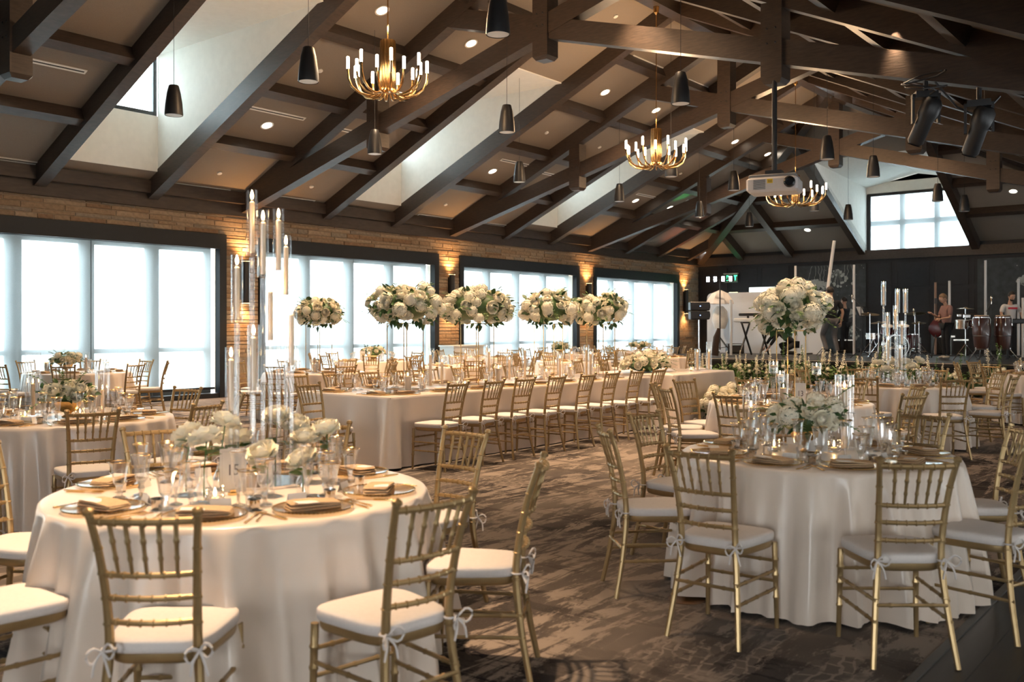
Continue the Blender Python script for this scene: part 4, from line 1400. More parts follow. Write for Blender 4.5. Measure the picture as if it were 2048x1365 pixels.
def arrangement(root, c, rx, ry, rz, nb, seed, bs=.05, hyd=.4, low=-.35, leaves=60, sprigs=8, big=False, leafsize=.07):
    """blooms over an ellipsoid (c relative to root)"""
    r = random.Random(seed)
    c = Vector(c)
    for i in range(nb):
        z = 1 - (1 - low) * (i + .5) / nb
        a = i * 2.399963 + r.uniform(-.2, .2)
        q = sqrt(max(0, 1 - z * z))
        d = Vector((q * cos(a), q * sin(a), z))
        k = r.uniform(.80, 1.04)
        p = c + Vector((d.x * rx, d.y * ry, d.z * rz)) * k
        h = r.random() < hyd
        me = r.choice(HYDR) if h else r.choice(BIGROSE if big else ROSES)
        s = bs * (1.75 if h else 1.45) * r.uniform(.85, 1.15)
        nn = Vector((d.x / rx, d.y / ry, d.z / rz)).normalized()
        o = obj('hydrangea' if h else 'rose', me, root, loc=p - nn * s * .45, rot=bloom_up(nn), scale=s)
    out = [ball(tuple(c), rx * .72, ry * .72, rz * .70, 12, 8)]
    for i in range(leaves):
        a = r.uniform(0, 2 * pi); z = r.uniform(low - .25, .9)
        q = sqrt(max(0, 1 - z * z))
        d = Vector((q * cos(a), q * sin(a), z))
        p = c + Vector((d.x * rx, d.y * ry, d.z * rz)) * r.uniform(.80, 1.0)
        dd = (d + Vector((r.uniform(-.7, .7), r.uniform(-.7, .7), r.uniform(-.7, .4)))).normalized()
        l = leafsize * r.uniform(.6, 1.3)
        out.append(xf(leaf(l, l * .6), orient(dd, p, r.uniform(-1, 1))))
    f = part('foliage', out, LEAF, root, angle=60); f['kind'] = 'stuff'
    out = []
    for i in range(sprigs):
        a = r.uniform(0, 2 * pi); z = r.uniform(-.5, .9)
        q = sqrt(1 - z * z)
        d = Vector((q * cos(a), q * sin(a), z))
        out += sprig(r, c + Vector((d.x * rx, d.y * ry, d.z * rz)) * .9, d, r.uniform(.10, .2))
    if out:
        f = part('sprigs', out, LEAF2, root, angle=60); f['kind'] = 'stuff'
# ================================================================== TABLES
SEC[8] = ['at the camera side', 'at the near right', 'at the right', 'at the far right', 'at the far side', 'at the far left', 'at the left', 'at the near left']
def seats(cx, cy, R, chairs, gname, full=True, sets=True):
    angs = [radians(a) for a, r in chairs]
    sec = sectors((cx, cy), angs)
    for i, (a, rb) in enumerate(chairs):
        a = radians(a)
        rr = rb - .27
        where = sec[i] + ' of ' + gname
        place_chair(cx + rr * cos(a), cy + rr * sin(a), a + pi + RNG.uniform(-.06, .06), 'gold chiavari chair, ivory cushion, ' + where, 'chairs at ' + gname)
        if sets: setting(cx, cy, a, R, where, gname, full)
def ring(n, r, a0=0): return [(a0 + 360 / n * i, r) for i in range(n)]

# near table with number 15
T15 = (-3.64, 2.60); R15 = .83
round_table(*T15, R15, 'round table numbered 15 under a pale satin cloth, nearest the camera', 3, 260)
seats(*T15, R15, [(-92, 1.30), (-48, 1.32), (-10, 1.42), (31, 1.34), (85, 1.39), (125, 1.40), (165, 1.39), (208, 1.38)], 'near candelabra table')
TB = (-2.07, 5.45); RB = .775
round_table(*TB, RB, 'round table under a pale satin cloth beside the dark floor edge', 5, 240)
seats(*TB, RB, [(-92, 1.38), (-52, 1.40), (224, 1.24), (174, 1.22), (128, 1.30), (78, 1.25), (33, 1.12), (-14, 1.24)], 'dark-floor-edge table')
TC = (-3.70, 9.03)
round_table(*TC, .78, 'round table numbered 13 with tall hydrangea centrepiece on gold legs', 8)
seats(*TC, .78, [(-88, 1.40), (-20, 1.37), (33, 1.2), (85, 1.38), (130, 1.35), (168, 1.33), (231, 1.28), (-50, 1.5)][:7] + [(200, 1.33)], 'tall hydrangea table')
TD = (-3.73, 12.63)
round_table(*TD, .78, 'round table with clear candelabra in front of the drum kit', 11)
seats(*TD, .78, [(-88, 1.45), (-50, 1.5), (-5, 1.35), (40, 1.3), (85, 1.3), (130, 1.3), (175, 1.3), (222, 1.4)], 'stage candelabra table')
TE = (-2.75, 17.0)
round_table(*TE, .78, 'round table at the right edge of the photo below the congas', 13, 120)
seats(*TE, .78, ring(8, 1.3, 20), 'conga-side table', full=False)
TF = (-7.71, 3.79)
round_table(*TF, .84, 'round table with gold rose bowl just behind table 15', 17, 240)
seats(*TF, .84, [(-19, 1.39), (15, 1.46), (62, 1.38), (105, 1.38), (150, 1.38), (195, 1.38), (240, 1.38), (-62, 1.42)], 'rose bowl table')
TG = (-15.3, 7.75)
round_table(*TG, .82, 'round table with low roses in front of the first window', 19, 140)
seats(*TG, .82, ring(8, 1.36, 10), 'first-window table', full=False)
TH = (-12.3, 10.2)
round_table(*TH, .82, 'round table numbered 76 with tall florals before the second window', 23, 140)
seats(*TH, .82, ring(8, 1.36, -20), 'window-side tall floral table', full=False)
WROW = [(-15.5, 14.5, 'second-window table', 'before the second window'), (-15.2, 18.1, 'second-pier table', 'beside the second stone pier'),
        (-15.3, 21.7, 'third-window table', 'before the third window'), (-15.1, 25.2, 'fourth-window table', 'before the fourth window')]
MROW = [(-12.1, 13.7, 'first middle-row table', 'in the middle row just past table 76'), (-12.0, 17.2, 'middle-row table by second pier', 'in the middle row level with the second pier'),
        (-12.0, 20.7, 'middle-row table by third window', 'in the middle row level with the third window')]
for i, (x, y, gn, ds) in enumerate(WROW + MROW):
    round_table(x, y, .82, 'round satin-clothed table ' + ds, 29 + i, 100)
    seats(x, y, .82, ring(8, 1.36, 12 * i), gn, full=False)

# long table and sweetheart table
LX0, LX1, LY0, LY1 = -8.72, -7.2, 6.98, 12.35
def rect_table(x0, x1, y0, y1, label, seed):
    t = thing('banquet_table', label, 'table', ((x0 + x1) / 2, (y0 + y1) / 2, 0))
    hx, hy = (x1 - x0) / 2, (y1 - y0) / 2
    part('tabletop', box(-hx + .01, hx - .01, -hy + .01, hy - .01, .735, .755), PLY, t, smooth=False)
    for a in (-1, 1):
        for b in (-1, 1):
            part('leg', lathe([(.015, 0), (.015, .735)], 8, c=(a * (hx - .15), b * (hy - .2), 0)), BLACK, t)
    part('tablecloth', rect_cloth(hx, hy, seed), SATIN, t, angle=70)
    return t
rect_table(LX0, LX1, LY0, LY1, 'long banquet table under a champagne satin cloth with tall florals', 2)
rect_table(-8.7, -7.15, 12.95, 15.05, 'smaller clothed table past the long table, with large low roses', 4)
ORD = ['first', 'second', 'third', 'fourth', 'fifth', 'sixth', 'seventh', 'eighth', 'ninth']
for i in range(8):
    y = 7.40 + .60 * i
    for side, sn in ((1, 'aisle'), (-1, 'window')):
        wh = '%s along the %s side of long table' % (ORD[i], sn)
        x = (LX1 + .28) if side > 0 else (LX0 - .28)
        place_chair(x + RNG.uniform(-.02, .02), y, (pi if side > 0 else 0) + RNG.uniform(-.05, .05), 'gold chiavari chair ' + wh, 'chairs along the long table')
        setting((LX1 - .8) if side > 0 else (LX0 + .8), y, 0 if side > 0 else pi, .8, wh, 'long table', full=False)
for x in (-8.35, -7.62):
    wh = 'at the %s end corner of long table' % ('window-side' if x < -8 else 'aisle-side')
    setting(x, LY0 + .8, -pi / 2, .8, wh, 'long table', full=True)
place_chair(-7.42, 6.33, radians(5), 'gold chiavari chair standing sideways at the near end of the long table', 'chairs along the long table')
place_chair(-8.35, 6.60, radians(90), 'gold chiavari chair facing the near end of the long table', 'chairs along the long table')
for i, y in enumerate((13.6, 14.4)):
    place_chair(-9.1, y, 0.1, 'gold chiavari chair behind the smaller clothed table, %s of two' % ('nearer' if i == 0 else 'farther'), 'chairs at the smaller table')

# ---- tall florals on gold legs
def tall_floral(x, y, label, seed, bz=.78, rx=.42, rz=.25, legs=.15, nb=44, z0=TZ, bs=.075):
    t = thing('tall_floral_centrepiece', label, 'flower arrangement', (x, y, z0), RNG.uniform(-.2, .2), 'tall florals on gold legs')
    st = obj('gold_stand', None, t)
    for a in (-1, 1):
        for b in (-1, 1):
            part('rod', lathe([(.0055, .0), (.0055, bz)], 8, c=(a * legs, b * legs, 0)), BRASS, st)
    for z in (.006, bz):
        part('hoop', [beam((-legs, -legs, z), (legs, -legs, z), .01, .01), beam((-legs, legs, z), (legs, legs, z), .01, .01), beam((-legs, -legs, z), (-legs, legs, z), .01, .01), beam((legs, -legs, z), (legs, legs, z), .01, .01)], BRASS, st, smooth=False)
    arrangement(t, (0, 0, bz + rz * .85), rx, rx, rz, nb, seed, bs, .42, -.75, 150, 18, leafsize=.085)
    return t
tall_floral(-7.98, 7.98, 'tall white hydrangea centrepiece on gold legs, nearest on the long table', 101, rx=.44)
tall_floral(-7.95, 9.25, 'tall white rose centrepiece on gold legs, second along the long table', 102, rx=.46)
tall_floral(-7.92, 10.75, 'tall white rose centrepiece on gold legs, third along the long table', 103, rx=.40)
tall_floral(-7.90, 12.05, 'tall white rose centrepiece on gold legs, farthest on the long table', 104, rx=.41)
tall_floral(TH[0] + .05, TH[1] + .05, 'tall round white centrepiece on thin legs on table 76', 105, rx=.40, rz=.24)
tall_floral(TC[0] + .02, TC[1] - .02, 'tall cream hydrangea centrepiece on gold legs on table 13', 106, rx=.33, rz=.25, legs=.10, bz=.70, nb=40, bs=.085)

# ---- low arrangements
bowl_me = mesh('gold_bowl', lathe([(.045, 0), (.05, .006), (.025, .02), (.03, .035), (.075, .06), (.10, .095), (.105, .13), (.10, .13), (.09, .10)], 28, cap1=False), mat('hammered_gold', (.62, .40, .15), .3, 1.0, var=.15, scale=50, bump=.3))
def bowl_flowers(x, y, label, seed, rx=.22, rz=.11, nb=16, bs=.055, z=TZ, green=True):
    t = thing('rose_bowl', label, 'flower arrangement', (x, y, z), RNG.uniform(0, 3), 'low rose arrangements')
    obj('gold_bowl', bowl_me, t)
    arrangement(t, (0, 0, .19), rx, rx * .85, rz, nb, seed, bs, .12, -.15, 90, 8, big=True, leafsize=.055)
    return t
bowl_flowers(TB[0] - .06, TB[1] + .02, 'gold bowl of white roses and dark leaves on the table by the dark floor', 201, rx=.23, rz=.13, nb=20, bs=.06)
bowl_flowers(TF[0] + .02, TF[1] + .02, 'gold bowl of ivory roses and fern behind table 15', 202, rx=.21, rz=.11, nb=12, bs=.07)
bowl_flowers(TG[0] - .2, TG[1] - .1, 'low bowl of ivory roses on the first-window table', 203, rx=.27, rz=.13)
bowl_flowers(WROW[0][0], WROW[0][1], 'low bowl of cream roses on the second-window table', 204, rx=.27, rz=.14)
bowl_flowers(WROW[2][0], WROW[2][1] - .4, 'low bowl of pale green roses on the third-window table', 205, rx=.3, rz=.15)
bowl_flowers(WROW[3][0], WROW[3][1], 'low wide row of cream roses on the fourth-window table', 206, rx=.42, rz=.12, nb=22)
t = thing('rose_garland', 'large low mound of white roses on the smaller clothed table', 'flower arrangement', (-8.0, 13.55, TZ), 0.0)
arrangement(t, (0, 0, .13), .30, .62, .18, 34, 207, .075, .2, -.1, 90, 8, leafsize=.08)
t = thing('floor_flowers', 'white roses and greenery heaped on the carpet against the smaller table', 'flower arrangement', (-6.72, 13.95, 0))
arrangement(t, (0, 0, .22), .36, .62, .34, 46, 208, .085, .3, -.1, 120, 14, leafsize=.09)

# ---- bud vases with single garden roses
vase_me = mesh('glass_vase', lathe([(.026, 0), (.030, .01), (.030, .06), (.014, .09), (.012, .13), (.016, .14)], 20, cap1=False), CRYST)
def bud_vase(x, y, ztop, label, group, s=.062, seed=0):
    r = random.Random(seed)
    t = thing('bud_vase', label, 'vase', (x, y, TZ), r.uniform(0, 6), group)
    obj('glass_vase', vase_me, t)
    h = ztop - TZ - s * .5
    lx, ly = r.uniform(-.02, .02), r.uniform(-.02, .02)
    part('stem', tube(smooth_pts([(0, 0, .015), (0, 0, .12), (lx * .5, ly * .5, h * .7), (lx, ly, h)], 6), .003, 6), LEAF2, t)
    out = []
    for q in range(5):
        a = r.uniform(0, 6.28)
        out.append(xf(leaf(.07, .045), orient((cos(a), sin(a), .25), (lx * .7, ly * .7, h * r.uniform(.55, .95)), r.uniform(-.5, .5))))
    part('leaves', out, LEAF2, t, angle=60)
    obj('rose', r.choice(BIGROSE), t, loc=(lx, ly, h - .005), rot=(r.uniform(-.5, .5), r.uniform(-.5, .5), 0), scale=s * 1.25)
    return t
v15 = [(372, 858, 4.15), (408, 862, 4.0), (440, 833, 4.30), (478, 866, 4.50), (535, 893, 4.15), (551, 820, 4.72), (590, 838, 4.75), (612, 864, 4.5), (606, 905, 4.15), (657, 846, 4.55), (452, 862, 4.62)]
vd = ['leftmost of the group', 'second from the left', 'tall bloom left of candle stems', 'just left of the candle stems', 'low before the candle stems', 'behind the candle stems', 'just right behind candle stems', 'right of the candle stems', 'lowest on the right', 'rightmost, leaning out', 'half hidden at the left']
for i, ((a, b, d), ds) in enumerate(zip(v15, vd)):
    p = at_d(a, b, d)
    bud_vase(p.x, p.y, p.z, 'ivory garden rose in bud vase on nearest table, ' + ds, 'bud vases on table 15', .086, 40 + i)
vD = [(1755, 722, 12.0), (1783, 720, 12.3), (1770, 734, 11.9), (1812, 720, 12.2), (1838, 717, 12.1), (1825, 729, 11.9), (1798, 727, 12.4)]
vdd = ['far left', 'left centre', 'low left', 'right of centre', 'rightmost', 'low right', 'in the middle']
for i, ((a, b, d), ds) in enumerate(zip(vD, vdd)):
    p = at_d(a, b, d)
    bud_vase(p.x, p.y, p.z, 'single ivory bloom in bud vase on the stage candelabra table, ' + ds, 'bud vases by the drum kit', .085, 60 + i)

# ---- clear candelabra: acrylic stems with glass tubes and taper candles
def candelabrum(cx, cy, tubes, label, r=.027, h=.31):
    t = thing('candelabrum', label, 'candelabra', (cx, cy, TZ))
    part('mirror_base', lathe([(.19, 0), (.19, .012)], 40), SILVER, t)
    stem_key = {}
    for (x, y, zt) in tubes:
        lx, ly = x - cx, y - cy
        zb = zt - h - TZ
        st = part('stem', lathe([(.011, .01), (.011, zb - .004), (.006, zb)], 12, c=(lx, ly, 0)), ACRYL, t)
        g = part('glass_tube', lathe([(.02, zb), (r, zb + .004), (r, zb + h)], 24, c=(lx, ly, 0), cap1=False), GLASS, t)
        part('candle_cup', lathe([(.012, zb + .004), (.02, zb + .02), (.02, zb + .05), (.014, zb + .05)], 16, c=(lx, ly, 0)), GLASS, t)
        k = ('taper', round(h, 2))
        if k not in HM: HM[k] = mesh('candle', lathe([(.0125, 0), (.0125, .235), (.004, .243)], 14), WAX)
        c = obj('candle', HM[k], t, loc=(lx, ly, zb + .015))
        obj('wick', wick_me, c, loc=(0, 0, .24))
        obj('flame', flame_me, c, loc=(0, 0, .25), scale=1.2)
    return t
tb = [(504, 380, 4.45), (526, 421, 4.38), (557, 417, 4.52), (572, 471, 4.7), (474, 510, 4.35), (541, 560, 4.62), (583, 605, 4.45), (507, 650, 4.25), (462, 695, 4.40)]
pts_ = [at_d(a, b, d) for a, b, d in tb]
cx_ = sum(p.x for p in pts_) / len(pts_); cy_2 = sum(p.y for p in pts_) / len(pts_)
candelabrum(cx_, cy_2, [(p.x, p.y, p.z) for p in pts_], 'tall clear candelabra of nine lit taper candles in glass tubes on table 15', r=.026)
tb = [(1767, 563, 12.1), (1795, 578, 12.2), (1811, 578, 12.1), (1791, 611, 12.0), (1775, 625, 12.0), (1804, 642, 12.0), (1777, 673, 11.9), (1800, 690, 12.3)]
pts_ = [at_d(a, b, d) for a, b, d in tb]
cx_ = sum(p.x for p in pts_) / len(pts_); cy_2 = sum(p.y for p in pts_) / len(pts_)
candelabrum(cx_, cy_2, [(p.x, p.y, p.z) for p in pts_], 'tall clear candelabra with lit tapers in front of the drum kit', r=.030)

# ---- candles
def hur(px, top, d, R, h, ch, cr, label, group, rib=True):
    p = at_d(px, top, d)
    hurricane(p.x, p.y, TZ, R, max(.14, p.z - TZ), ch, cr, label, group, rib)
hur(1502, 784, 5.75, .048, .3, .24, .013, 'shorter ribbed hurricane glass with lit taper, left on the dark-floor-edge table', 'ribbed hurricanes', True)
hur(1689, 750, 5.70, .052, .4, .36, .019, 'taller ribbed hurricane glass with lit candle, right on the dark-floor-edge table', 'ribbed hurricanes', True)
hur(66, 706, 7.85, .058, .3, .26, .016, 'taller ribbed hurricane left of the rose bowl behind table 15', 'ribbed hurricanes', True)
hur(205, 733, 8.0, .055, .3, .20, .014, 'shorter ribbed hurricane right of the rose bowl behind table 15', 'ribbed hurricanes', True)
for (a, b, d, ds) in ((1548, 895, 0, 'left front of the dark-floor-edge table'), (1668, 896, 0, 'right front of the dark-floor-edge table'), (160, 826, 0, 'in front of the gold rose bowl'), (50, 832, 0, 'left before the gold rose bowl'),
                      (430, 1000, 0, 'left before the card on table 15'), (1535, 806, 0, 'left on table 13'), (1630, 803, 0, 'right on table 13'), ):
    p = at_z(a, b + 8, TZ)
    votive(p.x, p.y, TZ, 'cut glass votive with lit tealight, ' + ds, 'cut glass votives')
votive(-7.55, 14.25, TZ, 'cut glass votive between two candle glasses on the smaller clothed table', 'cut glass votives')
# floating candles on stems, table 13
fl_me = mesh('floating_candle', lathe([(.02, 0), (.034, .006), (.036, .02), (.03, .024), (.002, .022)], 18), WAX)
wat = glass('water_fill', tint=(.93, .95, .95), gloss=.06, edge=.4)
for i, (a, b, d, ds) in enumerate(((1547, 723, 9.2, 'tallest on the left'), (1560, 742, 9.35, 'lower, just behind the left one'), (1633, 726, 9.3, 'on the right'))):
    p = at_d(a, b, d)
    t = thing('floating_candle_glass', 'stemmed glass with floating lit candle on table 13, ' + ds, 'candle', (p.x, p.y, TZ), 0, 'floating candle glasses')
    zt = p.z - TZ; zb = zt - .125
    part('stemmed_glass', lathe([(.045, 0), (.043, .004), (.006, .012), (.005, zb - .02), (.012, zb), (.045, zb + .01), (.046, zt)], 24, cap1=False), GLASS, t)
    part('water', lathe([(.042, zb + .012), (.043, zt - .06)], 20), wat, t)
    c = obj('floating_candle', fl_me, t, loc=(0, 0, zt - .062)); obj('flame', flame_me, c, loc=(0, 0, .026))
hur(1567, 748, 9.15, .05, .2, .14, .035, 'wide pillar candle in clear glass on table 13', 'pillar candles', False)
# along the long table
lt = [(816, 741, 'p'), (845, 747, 'p'), (861, 697, 't'), (884, 712, 't'), (930, 735, 'v'), (978, 692, 't'), (997, 724, 'p'), (1019, 708, 't'), (1050, 690, 't'), (1092, 738, 'p'), (1120, 706, 't'), (1141, 725, 'p'), (1173, 690, 't'), (1190, 727, 'p'), (1217, 697, 't')]
for i, (a, b, k) in enumerate(lt):
    dx, dy = ray(a)
    X = -7.80 - (.35 if k == 't' else 0.0) - .08 * (i % 2)
    Y = X / dx * dy
    d = X / dx
    Y = min(max(Y, LY0 + .2), LY1 - .2)
    h = max(.12, CAMH + (HY - b) / F * d - TZ)
    od = ['first', 'second', 'third', 'fourth', 'fifth', 'sixth', 'seventh', 'eighth', 'ninth', 'tenth', 'eleventh', 'twelfth', 'thirteenth', 'fourteenth', 'fifteenth'][i]
    if k == 't': hurricane(X, Y, TZ, .045, h, h - .09, .017, 'tall glass with lit taper on the long table, %s candle from its near end' % od, 'tall candle glasses on the long table', False)
    elif k == 'p': hurricane(X, Y, TZ, .05, h, h * .68, .036, 'short glass with fat pillar candle on the long table, %s from near end' % od, 'pillar candles on the long table', False)
    else: votive(X, Y, TZ, 'cut glass votive on the long table, %s candle from the near end' % od, 'cut glass votives')
for (a, b, c_) in ((1395, 698, 'shorter'), (1418, 684, 'taller')):
    dx, dy = ray(a)
    hurricane(-7.6, -7.6 / dx * dy, TZ, .05, CAMH + (HY - b) / F * (-7.6 / dx) - TZ, .3, .02, '%s clear candle glass on the smaller clothed table' % c_, 'tall candle glasses', False)
for i, (x, y, gn) in enumerate([(TH[0] - .3, TH[1] - .3, 'table 76 to the left'), (TH[0] + .3, TH[1] - .25, 'table 76 to the right'), (TG[0] - .45, TG[1] - .3, 'first-window table left of the roses'), (TG[0] + .45, TG[1] - .1, 'first-window table right of the roses'),
                                (-15.2, 14.1, 'second-window table'), (-15.0, 17.8, 'second-pier table'), (-15.0, 21.4, 'third-window table'), (-11.9, 13.5, 'first middle-row table'), (-11.9, 17.0, 'middle-row table by second pier'), (-11.8, 20.5, 'middle-row table by third window')]):
    hurricane(x, y, TZ, .05, .34 if i % 2 else .22, .24 if i % 2 else .15, .018 if i % 2 else .034, '%s glass with lit candle on the %s' % ('tall' if i % 2 else 'short', gn), 'far table candles', False)

# ---- number cards
def text_part(txt, size, m, parent, loc, rot=(pi / 2, 0, 0), name='lettering', sx=1.0):
    c = bpy.data.curves.new(name, 'FONT')
    c.body = txt; c.size = size; c.align_x = 'CENTER'; c.align_y = 'CENTER'; c.extrude = .0003
    c.materials.append(m)
    tmp = bpy.data.objects.new('tmp', c); COL.objects.link(tmp)
    bpy.context.view_layer.update()
    me = bpy.data.meshes.new_from_object(tmp.evaluated_get(bpy.context.evaluated_depsgraph_get()))
    bpy.data.objects.remove(tmp)
    me.name = name
    o = obj(name, me, parent, loc=loc, rot=rot)
    o.scale = (sx, 1, 1)
    return o
def number_card(px, pybase, w, h, txt, label, m=PAPER, yaw=None, ink=INK, textm=True):
    p = at_z(px, pybase, TZ)
    a = atan2(-p.y, -p.x) + pi / 2 if yaw is None else yaw
    t = thing('table_number', label, 'sign', (p.x, p.y, TZ), a, 'table number cards')
    part('card', box(-w / 2, w / 2, -.0015, .0015, .012, .012 + h), m, t, smooth=False)
    part('card_holder', [lathe([(.022, 0), (.022, .01), (.005, .014)], 14), box(-.012, .012, -.004, .004, .008, .022)], GOLD, t)
    b = .004
    for q in ((.5 * w - .010, .5 * w - .009),):
        part('border', [box(-w / 2 + .01, w / 2 - .01, -.002, -.0016, .024, .0248), box(-w / 2 + .01, w / 2 - .01, -.002, -.0016, h - .001, h - .0002),
                        box(-w / 2 + .01, -w / 2 + .0108, -.002, -.0016, .024, h), box(w / 2 - .0108, w / 2 - .01, -.002, -.0016, .024, h)], m if False else CARDG if m is PAPER else PAPER, t, smooth=False)
    if txt: text_part(txt, h * .36, ink, t, (0, -.0024, .012 + h * .5), sx=.8)
    return t
number_card(466, 990, .112, .190, '15', 'cream card numbered 15 standing on the nearest table', yaw=YAW + .35)
number_card(1601, 812, .095, .20, '13', 'cream card numbered 13 under the tall hydrangea centrepiece')
number_card(634, 744, .13, .20, '76', 'grey card numbered 76 beneath the round floral by the window', m=CARDG, ink=PAPER)
number_card(1636, 908, .11, .18, None, 'pale table card turned away on the table by the dark floor', m=PAPER)
number_card(725, 722, .12, .2, None, 'pale upright card on the second-window table beside the roses', m=PAPER)
# round coaster-like disc on the carpet
p = at_z(1373, 1200, 0)
tag(part('floor_disc', lathe([(.10, .001), (.10, .003)], 32, c=(p.x, p.y, 0)), mat('copper_disc', (.20, .095, .035), .4, .2)), 'round copper-brown floor outlet cover on the carpet by the satin cloth', 'cover')
# white sideboard by the second pier
t = thing('sideboard', 'white buffet cabinet against the second stone pier', 'sideboard', (XL + .45, 19.2, 0))
part('body', box(-.25, .25, -.6, .6, .0, .98), WHITEM, t, smooth=False); part('top', box(-.28, .28, -.63, .63, .98, 1.02), WHITEM, t, smooth=False)
for q in (-.3, .3):
    d_ = part('door', box(.25, .265, q - .28, q + .28, .12, .94), WHITEM, t, smooth=False)
# ================================================================== STAGE
SZ = .70
SY0, SY1, SX0, SX1 = 22.6, 30.5, -13.9, -2.0
stage = thing('stage', 'low black platform stage at the far end of the hall', 'stage', (0, 0, 0))
STG = mat('black_stage_deck', (.012, .012, .013), .45, var=.3, scale=4)
for i in range(6):
    for j in range(3):
        w = (SX1 - SX0) / 6; h_ = (SY1 - SY0) / 3
        part('deck_panel', box(SX0 + w * i + .004, SX0 + w * (i + 1) - .004, SY0 + h_ * j + .004, SY0 + h_ * (j + 1) - .004, SZ - .08, SZ), STG, stage, smooth=False)
V, Fc = [], []
n = 260
for i in range(n + 1):
    x = SX0 + (SX1 - SX0) * i / n
    yy = SY0 + .03 + .02 * sin(i * .9) + .01 * sin(i * 2.3)
    V += [(x, yy, 0.01), (x, SY0 + .02, SZ - .08)]
for i in range(n): Fc.append((2 * i, 2 * i + 2, 2 * i + 3, 2 * i + 1))
part('stage_skirt', (V, Fc), mat('black_skirt_cloth', (.010, .010, .011), .85), stage)
part('edge_strip', box(SX0, SX1, SY0 - .006, SY0, SZ - .02, SZ - .008), CHROME, stage, smooth=False)
part('step', [box(-2.0, -1.3, 24, 25.2, 0, .2), box(-2.0, -1.65, 24, 25.2, .2, .45)], STG, stage, smooth=False)

# flower bank along the stage front
spike_sh = []
r_ = random.Random(5)
def spike_shape(seed, h=.42):
    r = random.Random(seed); out = [tube([(0, 0, 0), (0, 0, h)], .004, 5)]
    n = 34
    for i in range(n):
        z = h * (.25 + .75 * i / n); a = i * 2.4; q = .035 * (1.1 - .8 * i / n)
        out.append(xf(leaf(.038, .034), orient((cos(a), sin(a), .5), (q * .3 * cos(a), q * .3 * sin(a), z), r.uniform(-1, 1), .7 + .5 * (1 - i / n))))
    return join(*out)
SPK = [mesh('flower_spike', spike_shape(s, .4 + .08 * s), m, angle=60) for s, m in ((0, PETAL), (1, PETALG), (2, LEAF2))]
def leafy(seed, n=130, R=.25, h=.5):
    r = random.Random(seed); out = [ball((0, 0, h * .35), R * .6, R * .5, h * .38, 9, 6)]
    for i in range(n):
        a = r.uniform(0, 6.28); z = r.uniform(0, h); q = R * sqrt(r.random()) * (1.1 - .5 * z / h)
        out.append(xf(leaf(r.uniform(.08, .15), .05), orient((cos(a), sin(a), r.uniform(-.2, 1.2)), (q * cos(a), q * sin(a), z), r.uniform(-1, 1))))
    return join(*out)
FOL = [mesh('foliage', leafy(s), m, angle=60) for s, m in ((0, LEAF), (1, LEAF2), (2, LEAF2))]
clusterc = [mesh('blossom_cluster', [mv(hydrangea_shape(s, 30), r_.uniform(-.12, .12), r_.uniform(-.1, .1), r_.uniform(.1, .3), s=.095) for _ in range(7)], PETALG if s else PETAL, angle=60) for s in range(2)]
nm = 27
for i in range(nm):
    x = -13.4 + (-2.4 + 13.4) * i / (nm - 1)
    y = SY0 - .34 + r_.uniform(-.08, .05)
    t = thing('stage_flower_clump', None, 'flower arrangement', (x, y, 0), r_.uniform(0, 6), 'flower bank along the stage front')
    side = ('white-spiked' if i % 3 else 'bright green') + ' flower clump at the stage front, ' + (('%s from left end' % ORD[i]) if i < 9 else ('%s from right end' % ORD[nm - 1 - i]) if nm - 1 - i < 9 else ('%s past ninth from left' % ORD[i - 9]))
    t['label'] = side
    f = obj('foliage', FOL[2 if i % 5 == 1 else i % 2], t); f['kind'] = 'stuff'
    t.scale = (1, 1, r_.uniform(.95, 1.25))
    obj('blossoms', clusterc[i % 2], t)
    obj('blossoms', clusterc[(i + 1) % 2], t, loc=(.05, -.06, .16), rot=(0, 0, 2))
    for q in range(r_.choice((3, 4, 5))):
        obj('flower_spike', SPK[r_.choice((0, 0, 1, 1, 2))], t, loc=(r_.uniform(-.2, .2), r_.uniform(-.15, .15), r_.uniform(.22, .42)), rot=(r_.uniform(-.2, .2), r_.uniform(-.2, .2), 0), scale=r_.uniform(.8, 1.15))

def on_stage(px, py): return at_z(px, py, SZ)
def tripod(parent, h, spread=.35, m=None, r=.012, hub=.45, n=3, a0=0.3):
    m = m or CHROME
    part('pole', lathe([(r, .12), (r, h)], 10), m, parent)
    for i in range(n):
        a = a0 + 2 * pi * i / n
        part('leg', [tube([(0, 0, hub), (spread * cos(a), spread * sin(a), .01)], r * .8, 6), tube([(0, 0, hub * .35), (spread * .6 * cos(a), spread * .6 * sin(a), hub * .42)], r * .5, 5)], m, parent)

# white backdrop board with rounded corners
def backdrop():
    a = at_Y(1415, 700, 27.6); b = at_Y(1650, 700, 27.6)
    w = b.x - a.x; z1 = at_Y(1500, 585, 27.6).z
    t = thing('backdrop_board', 'large white backdrop board with rounded corners on the stage', 'board', ((a.x + b.x) / 2, 27.6, SZ))
    o = []
    h = z1 - SZ; r = .16
    for (cx, cz, a0) in ((w / 2 - r, h - r, 0), (-w / 2 + r, h - r, pi / 2), (-w / 2 + r, r, pi), (w / 2 - r, r, 1.5 * pi)):
        for i in range(9):
            q = a0 + pi / 2 * i / 8
            o.append((cx + r * cos(q), cz + r * sin(q)))
    n = len(o)
    V = [(x, -.03, z) for x, z in o] + [(x, .03, z) for x, z in o]
    part('panel', (V, [tuple(range(n)), tuple(reversed(range(n, 2 * n)))] + [(i, n + i, n + (i + 1) % n, (i + 1) % n) for i in range(n)]), mat('white_board', (.62, .68, .76), .6, var=.02), t, smooth=False)
    part('foot', [box(x - .04, x + .04, -.3, .3, 0, .04) for x in (-w / 2 + .4, w / 2 - .4)], BLACK, t, smooth=False)
backdrop()
